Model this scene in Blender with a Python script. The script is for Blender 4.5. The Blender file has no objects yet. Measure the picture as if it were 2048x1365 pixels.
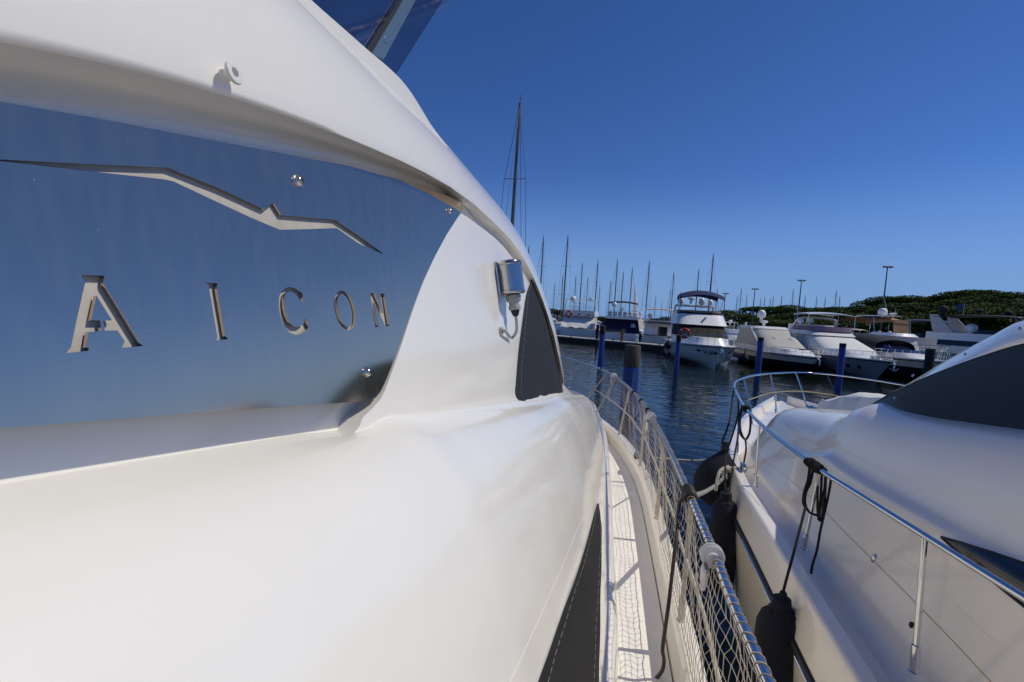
import bpy, math, random
import numpy as np
from mathutils import Vector, Matrix
from mathutils.bvhtree import BVHTree
random.seed(7)
sc = bpy.context.scene
COL = sc.collection
rad = math.radians

# ------------------------------------------------------------------ camera
W, H, F = 2048.0, 1365.0, 910.0
EYE = 3.9                     # height of the eye above the water (m)
YAW, PITCH, ROLL = rad(14.5), rad(3.83), rad(3.4)
f0 = Vector((-math.sin(YAW), math.cos(YAW), 0)); r0 = Vector((math.cos(YAW), math.sin(YAW), 0)); zz = Vector((0, 0, 1))
Fw = f0 * math.cos(PITCH) - zz * math.sin(PITCH); U0 = f0 * math.sin(PITCH) + zz * math.cos(PITCH)
Rt = r0 * math.cos(ROLL) + U0 * math.sin(ROLL); Up = -r0 * math.sin(ROLL) + U0 * math.cos(ROLL)
CAM = Vector((0, 0, EYE))
cam = bpy.data.objects.new("camera", bpy.data.cameras.new("camera"))
COL.objects.link(cam)
cam.matrix_world = Matrix(((Rt.x, Up.x, -Fw.x, 0), (Rt.y, Up.y, -Fw.y, 0), (Rt.z, Up.z, -Fw.z, EYE), (0, 0, 0, 1)))
cam.data.sensor_width = 36.0; cam.data.lens = 36.0 * F / W
cam.data.clip_start = 0.02; cam.data.clip_end = 6000
sc.camera = cam

def ray(px, py):
    return (Fw + Rt * ((px - W / 2) / F) + Up * (-(py - H / 2) / F)).normalized()
def on_x(px, py, X):
    d = ray(px, py); return CAM + d * (X / d.x)
def on_y(px, py, Y):
    d = ray(px, py); return CAM + d * (Y / d.y)
def on_z(px, py, z):          # z relative to the eye
    d = ray(px, py); return CAM + d * (z / d.z)
def on_plane(px, py, p, n):
    d = ray(px, py); return CAM + d * ((p - CAM).dot(n) / d.dot(n))
def at_depth(px, py, D):      # D measured along the horizontal view direction
    d = ray(px, py); return CAM + d * (D / d.dot(f0))
def horizon(px):
    lo, hi = 300, 1000
    for _ in range(40):
        m = (lo + hi) / 2
        if ray(px, m).z > 0: lo = m
        else: hi = m
    return lo

# ------------------------------------------------------------------ mesh builder
def interp(pts, x):
    """smooth interpolation through (x, value) pairs"""
    n = len(pts)
    if x <= pts[0][0]:
        a, b = pts[0], pts[1]; return a[1] + (b[1] - a[1]) * (x - a[0]) / (b[0] - a[0])
    if x >= pts[-1][0]:
        a, b = pts[-2], pts[-1]; return b[1] + (b[1] - a[1]) * (x - b[0]) / (b[0] - a[0])
    i = 0
    while x > pts[i + 1][0]: i += 1
    x0, y0 = pts[i]; x1, y1 = pts[i + 1]; h = x1 - x0
    d = (y1 - y0) / h
    def slope(j):
        if j == 0 or j == n - 1: 
            k = 0 if j == 0 else n - 2
            return (pts[k + 1][1] - pts[k][1]) / (pts[k + 1][0] - pts[k][0])
        a = (pts[j][1] - pts[j - 1][1]) / (pts[j][0] - pts[j - 1][0]); b = (pts[j + 1][1] - pts[j][1]) / (pts[j + 1][0] - pts[j][0])
        ha = pts[j][0] - pts[j - 1][0]; hb = pts[j + 1][0] - pts[j][0]
        return (a * hb + b * ha) / (ha + hb)
    m0, m1 = slope(i), slope(i + 1); t = (x - x0) / h
    return (y0 * (2 * t**3 - 3 * t**2 + 1) + m0 * h * (t**3 - 2 * t**2 + t) + y1 * (-2 * t**3 + 3 * t**2) + m1 * h * (t**3 - t**2))

def spline(P, n):
    """Catmull-Rom through 3-D points, n samples per span"""
    P = [Vector(p) for p in P]; out = []
    for i in range(len(P) - 1):
        a = P[i - 1] if i else P[0] * 2 - P[1]; b, c = P[i], P[i + 1]
        d = P[i + 2] if i + 2 < len(P) else P[-1] * 2 - P[-2]
        for k in range(n):
            t = k / n
            out.append(0.5 * ((2 * b) + (c - a) * t + (2 * a - 5 * b + 4 * c - d) * t * t + (3 * b - 3 * c + d - a) * t**3))
    out.append(P[-1]); return out

class MB:
    def __init__(s): s.v = []; s.f = []
    def add(s, v, f):
        o = len(s.v); s.v += [tuple(p) for p in v]; s.f += [tuple(i + o for i in q) for q in f]; return s
    def box(s, c, size, rz=0.0, rot=None):
        c = Vector(c); hx, hy, hz = [k / 2 for k in size]
        M = rot if rot is not None else Matrix.Rotation(rz, 3, 'Z')
        v = [c + M @ Vector((x, y, z)) for x in (-hx, hx) for y in (-hy, hy) for z in (-hz, hz)]
        return s.add(v, [(0, 1, 3, 2), (4, 6, 7, 5), (0, 4, 5, 1), (2, 3, 7, 6), (0, 2, 6, 4), (1, 5, 7, 3)])
    def bbox(s, c, size, b, rz=0.0, rot=None):
        """box with chamfered edges"""
        c = Vector(c); M = rot if rot is not None else Matrix.Rotation(rz, 3, 'Z')
        hx, hy, hz = [k / 2 for k in size]; b = min(b, hx * .9, hy * .9, hz * .9)
        rows = []
        for z, i in ((-hz, b), (-hz + b, 0), (hz - b, 0), (hz, b)):
            o = []
            for (sx, sy) in ((1, 1), (-1, 1), (-1, -1), (1, -1)):
                p = [(hx - i, hy - i - b), (hx - i - b, hy - i)]
                if sx * sy < 0: p.reverse()
                o += [c + M @ Vector((sx * q[0], sy * q[1], z)) for q in p]
            rows.append(o)
        return s.loft(rows, ring=True, caps=True)
    def loft(s, rows, ring=False, caps=False, flip=False):
        n = len(rows[0]); v = [p for r in rows for p in r]; f = []
        m = n if ring else n - 1
        for i in range(len(rows) - 1):
            for j in range(m):
                a, b = i * n + j, i * n + (j + 1) % n
                q = (a, b, b + n, a + n)
                f.append(q[::-1] if flip else q)
        if caps:
            f.append(tuple(range(n - 1, -1, -1)) if not flip else tuple(range(n)))
            k = (len(rows) - 1) * n
            f.append(tuple(k + j for j in range(n)) if not flip else tuple(k + j for j in range(n - 1, -1, -1)))
        return s.add(v, f)
    def tube(s, P, r, n=8, caps=True, flat=1.0):
        P = [Vector(p) for p in P]
        Q = [P[0]]
        R = [r[0] if isinstance(r, (list, tuple)) else r]
        for i in range(1, len(P)):
            if (P[i] - Q[-1]).length > 1e-6:
                Q.append(P[i]); R.append(r[i] if isinstance(r, (list, tuple)) else r)
        P = Q
        if len(P) < 2: return s
        t = (P[1] - P[0]).normalized()
        ref = Vector((0, 0, 1)) if abs(t.z) < .9 else Vector((1, 0, 0))
        a = t.cross(ref).normalized(); rows = []
        for i, p in enumerate(P):
            t2 = (P[min(i + 1, len(P) - 1)] - P[max(i - 1, 0)])
            t2 = t2.normalized() if t2.length > 1e-9 else t
            a = (a - t2 * a.dot(t2))
            a = a.normalized() if a.length > 1e-6 else t2.orthogonal().normalized()
            b = t2.cross(a); t = t2
            rows.append([p + (a * math.cos(2 * math.pi * k / n) + b * (flat * math.sin(2 * math.pi * k / n))) * R[i] for k in range(n)])
        return s.loft(rows, ring=True, caps=caps)
    def lathe(s, c, axis, prof, n=20, arc=None):
        """prof: (radius, distance along the axis)"""
        c = Vector(c); ax = Vector(axis).normalized(); a = ax.orthogonal().normalized(); b = ax.cross(a)
        rows = [[c + ax * h + (a * math.cos(2 * math.pi * k / n) + b * math.sin(2 * math.pi * k / n)) * max(q, 1e-5) for k in range(n)] for q, h in prof]
        return s.loft(rows, ring=True, caps=True)
    def ball(s, c, rx, ry=None, rz=None, n=16, m=10):
        ry = ry or rx; rz = rz or rx; c = Vector(c); rows = []
        for i in range(m + 1):
            a = -math.pi / 2 + math.pi * i / m; q = max(math.cos(a), 1e-4)
            rows.append([c + Vector((rx * q * math.cos(2 * math.pi * k / n), ry * q * math.sin(2 * math.pi * k / n), rz * math.sin(a))) for k in range(n)])
        return s.loft(rows, ring=True, caps=True)
    def slab(s, poly, d):
        """polygon given thickness along vector d"""
        d = Vector(d); n = len(poly); v = [Vector(p) for p in poly] + [Vector(p) + d for p in poly]
        f = [tuple(range(n))[::-1], tuple(range(n, 2 * n))] + [(i, (i + 1) % n, n + (i + 1) % n, n + i) for i in range(n)]
        return s.add(v, f)
    def sheet(s, rows, d):
        """thin curved sheet with thickness: rows of points and an offset vector (or function of a point)"""
        off = (lambda p: Vector(d)) if not callable(d) else d
        r2 = [[Vector(p) + off(Vector(p)) for p in r] for r in rows]
        s.loft(rows); s.loft(r2, flip=True)
        edge = lambda g: [p for p in g[0]] + [r[-1] for r in g[1:]] + [p for p in g[-1][-2::-1]] + [r[0] for r in g[-2:0:-1]]
        e1, e2 = edge(rows), edge(r2)
        return s.loft([e2, e1], ring=True)
    def bvh(s): return BVHTree.FromPolygons([Vector(p) for p in s.v], s.f)

MATS = {}
def make_obj(name, mb, mat, parent=None, smooth=True, angle=40, origin=None):
    me = bpy.data.meshes.new(name)
    o = Vector(origin) if origin is not None else Vector((0, 0, 0))
    me.from_pydata([(p[0] - o.x, p[1] - o.y, p[2] - o.z) for p in mb.v], [], mb.f)
    me.validate(); me.update()
    if smooth:
        me.shade_smooth()
        try: me.set_sharp_from_angle(angle=rad(angle))
        except Exception: pass
    me.materials.append(mat)
    ob = bpy.data.objects.new(name, me); COL.objects.link(ob)
    if parent is not None: ob.parent = parent
    return ob

def tag(o, label=None, cat=None, group=None, kind=None):
    if label: o["label"] = label
    if cat: o["category"] = cat
    if group: o["group"] = group
    if kind: o["kind"] = kind
    return o

class Thing:
    """an Empty at the thing's base; parts are given in world coordinates"""
    def __init__(s, name, loc, label, cat, group=None):
        s.root = bpy.data.objects.new(name, None); COL.objects.link(s.root)
        s.root.empty_display_size = .2
        s.root.location = loc; s.o = Vector(loc); tag(s.root, label, cat, group)
    def part(s, name, mb, mat, parent=None, label=None, smooth=True, angle=40):
        ob = make_obj(name, mb, mat, parent or s.root, smooth, angle, s.o)
        if label: ob["label"] = label
        return ob

def solo(name, mb, mat, loc, label, cat, group=None, smooth=True, angle=40):
    """a thing that is one mesh, origin at loc"""
    ob = make_obj(name, mb, mat, None, smooth, angle, loc); ob.location = loc
    return tag(ob, label, cat, group)

def copy_tree(o, parent=None):
    c = o.copy(); COL.objects.link(c)
    if parent is not None: c.parent = parent
    for ch in list(o.children): copy_tree(ch, c)
    return c

# ------------------------------------------------------------------ materials
def mat(name, color, rough=.5, metal=0.0, coat=0.0, var=0.0, vscale=8.0, bump=0.0, bscale=40.0, rvar=0.0, spec=.5, stretch=(1, 1, 1), color2=None, transmission=0.0):
    m = bpy.data.materials.new(name); m.use_nodes = True; nt = m.node_tree; N = nt.nodes; L = nt.links
    p = N["Principled BSDF"]
    p.inputs["Base Color"].default_value = (*color, 1); p.inputs["Roughness"].default_value = rough
    p.inputs["Metallic"].default_value = metal; p.inputs["Coat Weight"].default_value = coat; p.inputs["Coat Roughness"].default_value = .06
    p.inputs["Specular IOR Level"].default_value = spec
    p.inputs["Transmission Weight"].default_value = transmission
    tc = N.new("ShaderNodeTexCoord"); mp = N.new("ShaderNodeMapping"); mp.inputs["Scale"].default_value = stretch
    L.new(tc.outputs["Object"], mp.inputs["Vector"])
    if var or rvar or color2:
        nz = N.new("ShaderNodeTexNoise"); nz.inputs["Scale"].default_value = vscale; nz.inputs["Detail"].default_value = 6; nz.inputs["Roughness"].default_value = .62
        L.new(mp.outputs["Vector"], nz.inputs["Vector"])
    if var or color2:
        cr = N.new("ShaderNodeValToRGB"); cr.color_ramp.elements[0].position = .3; cr.color_ramp.elements[1].position = .7
        a = color2 if color2 else tuple(c * (1 - var) for c in color); b = color if color2 else tuple(min(1, c * (1 + var)) for c in color)
        cr.color_ramp.elements[0].color = (*a, 1); cr.color_ramp.elements[1].color = (*b, 1)
        L.new(nz.outputs["Fac"], cr.inputs["Fac"]); L.new(cr.outputs["Color"], p.inputs["Base Color"])
    if rvar:
        mr = N.new("ShaderNodeMapRange"); mr.inputs["To Min"].default_value = max(0, rough - rvar); mr.inputs["To Max"].default_value = rough + rvar
        mr.inputs["From Min"].default_value = .3; mr.inputs["From Max"].default_value = .7
        L.new(nz.outputs["Fac"], mr.inputs["Value"]); L.new(mr.outputs["Result"], p.inputs["Roughness"])
    if bump:
        nb = N.new("ShaderNodeTexNoise"); nb.inputs["Scale"].default_value = bscale; nb.inputs["Detail"].default_value = 4
        bp = N.new("ShaderNodeBump"); bp.inputs["Strength"].default_value = bump; bp.inputs["Distance"].default_value = .01
        L.new(mp.outputs["Vector"], nb.inputs["Vector"]); L.new(nb.outputs["Fac"], bp.inputs["Height"]); L.new(bp.outputs["Normal"], p.inputs["Normal"])
    MATS[name] = m; return m

M = MATS
mat("gelcoat", (.88, .84, .77), .20, coat=.55, var=.012, vscale=2.5, rvar=.07, bump=.006, bscale=1.6)
mat("deck_gelcoat", (.87, .845, .79), .5, var=.05, vscale=6, bump=.08, bscale=300)
mat("gelcoat_cream", (.905, .84, .745), .18, coat=.55, var=.02, vscale=2, bump=.01, bscale=2)
mat("boat_white", (.84, .83, .80), .3, coat=.3, var=.03, vscale=1.5)
mat("boat_cream", (.70, .67, .60), .35, var=.04, vscale=1.5)
mat("hull_white", (.74, .74, .73), .2, coat=.4, var=.05, vscale=.6)
mat("navy_trim_and_shade", (.012, .015, .03), .15, coat=.4)  # navy rub rails, and the shade painted on low hulls
mat("antifoul", (.012, .016, .03), .6, var=.3, vscale=3)
mat("chrome", (.72, .72, .72), .08, metal=1, rvar=.04, vscale=20)
mat("steel", (.52, .49, .45), .16, metal=1, rvar=.08, vscale=12)
mat("recess_back", (.50, .455, .39), .6, var=.12, vscale=30)
mat("screw_steel", (.6, .58, .55), .2, metal=1)
mat("tar", (.02, .018, .016), .7, var=.3, vscale=60)
mat("navy_cloth", (.0085, .0115, .021), .8, var=.18, vscale=7, bump=.35, bscale=500)
mat("black_cloth", (.010, .009, .0085), .85, var=.25, vscale=8, bump=.4, bscale=400)
mat("stitch", (.30, .30, .29), .8, var=.4, vscale=60)
mat("plastic_white", (.74, .72, .68), .45, var=.06, vscale=40)
mat("plastic_grey", (.38, .38, .36), .5, var=.08, vscale=40)
mat("rubber", (.015, .015, .015), .6)
mat("black_rope", (.010, .010, .011), .85, bump=.6, bscale=250)
mat("brown_hose", (.035, .026, .022), .55, var=.2, vscale=30)
mat("white_rope", (.56, .53, .47), .9, var=.15, vscale=60, bump=.8, bscale=160)
mat("grey_rope", (.30, .29, .27), .9, var=.15, vscale=60, bump=.6, bscale=160)
mat("net_cord", (.52, .46, .37), .85, var=.15, vscale=40)
mat("net_rail", (.50, .45, .37), .6, var=.2, vscale=30)
mat("stanchion_tape", (.55, .49, .40), .55, var=.18, vscale=40)
mat("fender_cloth", (.004, .0055, .016), .9, var=.35, vscale=9, bump=.3, bscale=300)
mat("gold_wire", (.62, .47, .22), .35, metal=.6)
mat("blue_pile", (.006, .030, .20), .4, var=.25, vscale=3)
mat("wood_pile", (.10, .075, .055), .85, color2=(.045, .032, .024), vscale=14, stretch=(1, 1, .08), bump=.6, bscale=30)
mat("dark_pile", (.014, .012, .011), .8, var=.4, vscale=6)
mat("concrete", (.40, .38, .34), .85, var=.12, vscale=2, bump=.2, bscale=20)
mat("dock_dark", (.030, .027, .024), .8, var=.3, vscale=2)
mat("land", (.05, .045, .03), .9, var=.3, vscale=.1)
mat("dark_glass", (.008, .009, .012), .06, coat=.3)
mat("blue_glass", (.006, .010, .040), .14, coat=.2)
mat("navy_cover", (.0022, .0034, .013), .28, var=.12, vscale=3, bump=.03, bscale=6, spec=.3)
mat("canvas_navy", (.006, .009, .035), .85, var=.15, vscale=2, bump=.3, bscale=8)
mat("bimini_blue", (.012, .022, .085), .85, var=.12, vscale=2)
mat("bimini_dark", (.008, .010, .016), .85, var=.2, vscale=2)
mat("bimini_beige", (.52, .46, .36), .85, var=.08, vscale=2)
mat("canvas_tan", (.42, .25, .13), .85, var=.1, vscale=2)
mat("mesh_beige", (.50, .475, .43), .8, var=.05, vscale=2)
mat("cover_grey", (.48, .48, .50), .8, var=.08, vscale=1.5, bump=.4, bscale=3)
mat("cover_white", (.74, .72, .69), .85, var=.04, vscale=4, bump=.2, bscale=14)
mat("purple_cloth", (.20, .13, .19), .7, var=.12, vscale=2)
mat("tan_seat", (.24, .16, .11), .7, var=.15, vscale=2)
mat("red_plastic", (.45, .03, .02), .45, var=.15, vscale=10)
mat("mast_alu", (.16, .15, .14), .4, metal=.3, var=.15, vscale=1)
mat("mast_dark", (.05, .047, .045), .5)
mat("pole_grey", (.10, .11, .12), .5, metal=.2)
mat("sail_white", (.75, .74, .70), .8)
mat("flag_blue", (.05, .07, .18), .8)
mat("skin", (.45, .28, .20), .6)
mat("teak", (.24, .14, .07), .7, var=.2, vscale=20)
# ------------------------------------------------------------------ light and sky
SUN_AZ, SUN_EL = rad(74), rad(53)      # azimuth from +Y towards +X
w = bpy.data.worlds.new("World"); sc.world = w; w.use_nodes = True
nt = w.node_tree; bg = nt.nodes["Background"]
sky = nt.nodes.new("ShaderNodeTexSky"); sky.sky_type = 'NISHITA'; sky.sun_disc = False
sky.sun_elevation = SUN_EL; sky.sun_rotation = SUN_AZ
sky.altitude = 1200; sky.air_density = 0.75; sky.dust_density = 0.0; sky.ozone_density = 6.0
hs = nt.nodes.new("ShaderNodeHueSaturation"); hs.inputs["Saturation"].default_value = 1.16; hs.inputs["Value"].default_value = 1.0
nt.links.new(sky.outputs["Color"], hs.inputs["Color"])
# the pale blue of clean air low over the horizon
wt = nt.nodes.new("ShaderNodeTexCoord"); sx = nt.nodes.new("ShaderNodeSeparateXYZ"); nt.links.new(wt.outputs["Generated"], sx.inputs["Vector"])
hr = nt.nodes.new("ShaderNodeMapRange"); hr.interpolation_type = 'SMOOTHSTEP'; hr.inputs["From Min"].default_value = -.02; hr.inputs["From Max"].default_value = .30; hr.inputs["To Min"].default_value = 1.0; hr.inputs["To Max"].default_value = 0
nt.links.new(sx.outputs["Z"], hr.inputs["Value"])
hm = nt.nodes.new("ShaderNodeMixRGB"); hm.inputs["Color2"].default_value = (1.88, 3.5, 6.4, 1)
tn = nt.nodes.new("ShaderNodeMixRGB"); tn.blend_type = 'MULTIPLY'; tn.inputs["Fac"].default_value = 1; tn.inputs["Color2"].default_value = (1.20, 1.02, 1.17, 1)
nt.links.new(hs.outputs["Color"], tn.inputs["Color1"])
nt.links.new(hr.outputs["Result"], hm.inputs["Fac"]); nt.links.new(tn.outputs["Color"], hm.inputs["Color1"])
nt.links.new(hm.outputs["Color"], bg.inputs["Color"]); bg.inputs["Strength"].default_value = .117
sun = bpy.data.objects.new("sun", bpy.data.lights.new("sun", 'SUN')); COL.objects.link(sun)
sun.data.energy = 3.5; sun.data.angle = rad(.53); sun.data.color = (1, .945, .80)
sd = Vector((math.sin(SUN_AZ) * math.cos(SUN_EL), math.cos(SUN_AZ) * math.cos(SUN_EL), math.sin(SUN_EL)))
sun.rotation_euler = sd.to_track_quat('Z', 'Y').to_euler(); sun.location = sd * 60
sc.view_settings.view_transform = 'Standard'; sc.view_settings.look = 'None'; sc.view_settings.gamma = 1
sc.view_settings.exposure = -0.35
sc.render.engine = 'CYCLES'
sc.cycles.max_bounces = 12; sc.cycles.diffuse_bounces = 7; sc.cycles.transparent_max_bounces = 16; sc.cycles.caustics_reflective = False; sc.cycles.caustics_refractive = False
sc.cycles.sample_clamp_indirect = 12
sc.cycles.use_denoising = True

# ------------------------------------------------------------------ water
def water_mat():
    m = bpy.data.materials.new("harbour_water"); m.use_nodes = True; nt = m.node_tree; N = nt.nodes; L = nt.links
    p = N["Principled BSDF"]; p.inputs["Base Color"].default_value = (.006, .012, .009, 1); p.inputs["Roughness"].default_value = .03
    p.inputs["IOR"].default_value = 1.33
    tc = N.new("ShaderNodeTexCoord"); mp = N.new("ShaderNodeMapping"); mp.inputs["Scale"].default_value = (.55, 1.0, 1)
    mp.inputs["Rotation"].default_value = (0, 0, rad(20)); L.new(tc.outputs["Object"], mp.inputs["Vector"])
    a = N.new("ShaderNodeTexNoise"); a.inputs["Scale"].default_value = 1.9; a.inputs["Detail"].default_value = 3; a.inputs["Roughness"].default_value = .45; a.inputs["Distortion"].default_value = .6
    b = N.new("ShaderNodeTexNoise"); b.inputs["Scale"].default_value = .35; b.inputs["Detail"].default_value = 2
    L.new(mp.outputs["Vector"], a.inputs["Vector"]); L.new(mp.outputs["Vector"], b.inputs["Vector"])
    ad = N.new("ShaderNodeMath"); ad.operation = 'MULTIPLY_ADD'; ad.inputs[1].default_value = 1.6
    L.new(b.outputs["Fac"], ad.inputs[0]); L.new(a.outputs["Fac"], ad.inputs[2])
    bp = N.new("ShaderNodeBump"); bp.inputs["Strength"].default_value = .55; bp.inputs["Distance"].default_value = .085
    L.new(ad.outputs[0], bp.inputs["Height"]); L.new(bp.outputs["Normal"], p.inputs["Normal"])
    return m
wm = MB()
wm.add([(-3000, -600, 0), (3000, -600, 0), (3000, 5000, 0), (-3000, 5000, 0)], [(0, 1, 2, 3)])
water = make_obj("water", wm, water_mat(), smooth=False); tag(water, "dark blue green harbour water with small ripples", "water", kind="structure")
# ------------------------------------------------------------------ the yacht we stand on
yacht = Thing("motor_yacht", (-2.9, 0, 0), "large white motor yacht with a polished name plate and netted side rail", "motor yacht")
KT = .198      # the cabin side leans in towards its top
PN = Vector((1, 0, KT)).normalized(); PP = CAM + Vector((-.58, 0, 0))
def on_wall(px, py, inset=0.0): return on_plane(px, py, PP - PN * inset, PN)
XK = [-330, -260, -180, -100, -40] + list(range(0, 1000, 50)) + [1000, 1020, 1040, 1055, 1070, 1085, 1097, 1108, 1118, 1128]
FRONT = [(-.06, .14), (-.18, .34), (-.42, .62), (-.85, .95), (-1.5, 1.25), (-2.3, 1.4)]
def extend(row, aft=True):
    """carry a row on past the bow end (round the cabin front) and aft of the frame"""
    e = row[-1]; out = list(row) + [e + Vector((a, b, -.12 * b)) for a, b in FRONT]
    if aft:
        s = row[0]; out = [s + Vector((0, -2.6, 0)), s + Vector((0, -1.0, 0)), s + Vector((0, -.3, 0))] + out
    return out
U_ = [(-330, -900), (0, -585), (300, -300), (500, -113), (620, 5), (700, 85), (780, 168), (840, 228), (900, 296), (960, 368), (1010, 428), (1045, 482), (1070, 536), (1095, 607), (1116, 679), (1128, 755)]
L_ = [(-330, 12), (-60, 73), (0, 85), (150, 115), (300, 150), (450, 193), (600, 243), (740, 297), (850, 347), (940, 403), (993, 452), (1028, 490), (1063, 548), (1091, 617), (1109, 676), (1125, 752), (1128, 768)]
I_ = [(-330, 140), (-60, 190), (0, 199), (200, 232), (350, 262), (500, 290), (700, 328), (850, 371), (918, 402), (940, 433), (993, 482), (1028, 517), (1061, 560), (1091, 624), (1114, 698), (1126, 758), (1128, 775)]
def xl_(px): return on_wall(px, interp(L_, px), -interp([(-330, .040), (600, .042), (900, .040), (1060, .028), (1128, .013)], px)).x
XL = [(px, xl_(px)) for px in (-330, -60, 200, 450, 700, 900, 1028, 1091, 1128)]
def xl(px): return interp(XL, px)
fascia = []
for k, (fx, fr) in enumerate([(0.0, 0.0), (.0045, .012), (.0055, .05), (.004, .16), (-.001, .34), (-.011, .55), (-.026, .74), (-.050, .89), (-.085, .99)]):
    row = []
    for px in XK:
        yl, yu = interp(L_, px), interp(U_, px)
        s = 1.0 - .55 * max(0, min(1, (px - 850) / 250))
        row.append(on_x(px, yl + (yu - yl) * fr, xl(px) + fx * s * 1.3))
    fascia.append(extend(row))
top = [[p + Vector((-.05, 0, .012)) for p in fascia[-1]], [p + Vector((-.20, 0, .02)) for p in fascia[-1]], [p + Vector((-2.2, 0, .02)) for p in fascia[-1]]]
soffit = []
for k in range(9):
    t = k / 8; row = []
    for px in XK:
        yl, yi = interp(L_, px), interp(I_, px); pl = on_x(px, yl, xl(px)); pi = on_wall(px, yi + (7 if px < 915 else 1), .033 if px < 915 else .004)
        # rounded lip then a hollow cove
        p = pl.lerp(pi, t); dep = (pl - pi).length
        p += Vector((-1, 0, .55)).normalized() * (math.sin(math.pi * t) ** .8) * dep * .22 * (1 - .75 * max(0, min(1, (px - 900) / 150)))
        row.append(p)
    soffit.append(extend(row))
fb = MB(); fb.loft(fascia + top, flip=True)
fly = yacht.part("flybridge_overhang", fb, M["gelcoat"], angle=75)
sf = MB(); sf.loft(soffit[::-1], flip=True); yacht.part("overhang_underside", sf, M["gelcoat"], fly, angle=75)
fly_bvh = fb.bvh()

# --- side wall forward of the name plate
EDGE = [(925, 425), (915, 436), (893, 470), (866, 520), (845, 565), (822, 625), (800, 688), (782, 735), (770, 765), (756, 788), (738, 803), (727, 812), (715, 835), (700, 848)]
BL = [(-330, 1013), (0, 960), (350, 904), (600, 864), (700, 848), (760, 842), (830, 836), (900, 829), (960, 823), (1030, 813), (1080, 803), (1110, 793), (1131, 779)]
wl = MB(); rows = []
EX = [(y, x) for x, y in EDGE]
NV = 26
for i in range(NV + 1):
    v = i / NV; row = []
    # left end of this row on the plate edge
    ye = 425 + (846 - 425) * v; xe = interp(EX, ye)
    for j in range(25):
        u = j / 24; px = xe + (1128 - xe) * (1 - (1 - u) ** 1.25)
        yt = interp(I_, px) if px > 920 else 425 - (925 - px) * .02
        yb = interp(BL, px) + 8 + 17 * (1 - u) ** 3
        row.append(on_wall(px, yt + (yb - yt) * v))
    rows.append(row)
# start of the first rows from the plate corner up to the soffit
rows.insert(0, [p + (on_wall(925 + (1128 - 925) * (1 - (1 - j / 24) ** 1.25), interp(I_, 925 + (1128 - 925) * (1 - (1 - j / 24) ** 1.25)) - 3) - p) for j, p in enumerate(rows[0])])
rows = [extend(r, aft=False) for r in rows]
wl.loft(rows)
ret = [[r[0] for r in rows], [r[0] - PN * .06 for r in rows]]
wl.loft(ret)
wall = yacht.part("cabin_side", wl, M["gelcoat"], angle=40); wall_bvh = wl.bvh()
# pocket behind the plate
pk = MB()
pk.add([on_wall(-330, 60, .052) + Vector((0, -2.5, 0)), on_wall(-330, 1100, .052) + Vector((0, -2.5, 0)), on_wall(-330, 1090, .052), on_wall(0, 985, .052), on_wall(720, 870, .052), on_wall(760, 810, .052), on_wall(930, 440, .052), on_wall(930, 395, .052), on_wall(700, 300, .052), on_wall(300, 225, .052), on_wall(-330, 110, .052)], [tuple(range(11))])
yacht.part("plate_pocket", pk, M["gelcoat"], smooth=False)

# --- the bulging lower cabin side
ZT = []
for px in [-330, -150, 0, 150, 300, 450, 600, 700, 760, 830, 900, 960, 1000, 1030, 1060, 1080, 1095, 1110]:
    p = on_wall(px, interp(BL, px), .052 if px <= 700 else 0.0); ZT.append((p.y, p.z - EYE))
def zt(Y):
    if Y < ZT[0][0]: return ZT[0][1]
    if Y > ZT[-1][0]: return ZT[-1][1] - .16 * (Y - ZT[-1][0])
    return interp(ZT, Y)
TR = []
for px, py in [(1234, 1365), (1227.5, 1172), (1219, 965), (1211, 895), (1197, 854), (1186, 831)]:
    p = on_z(px, py, -1.70); TR.append((p.y, p.x))
TR = [(-3, TR[0][1]), (TR[0][0] - .6, TR[0][1])] + TR + [(9.3, -1.5), (10.3, -2.9)]
def trim_x(Y): return interp(TR, Y)
WG = [(0, 0), (.05, .004), (.12, .014), (.22, .04), (.34, .095), (.46, .18), (.57, .29), (.67, .42), (.76, .56), (.85, .71), (.93, .86), (1.0, 1.0)]
def sm(a, b, x): t = max(0, min(1, (x - a) / (b - a))); return t * t * (3 - 2 * t)
bl = MB(); rows = []
YS = [-2.6, -1.6, -.9, -.4, -.1] + [i * .1 for i in range(1, 9)] + [.84, .87, .88, .91, .95, 1.0, 1.05] + [i * .1 for i in range(11, 36)] + [3.6 + i * .08 for i in range(1, 24)] + [5.52, 5.6, 5.7, 5.8, 5.9, 6.0, 6.15, 6.3, 6.5, 6.7]
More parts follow.
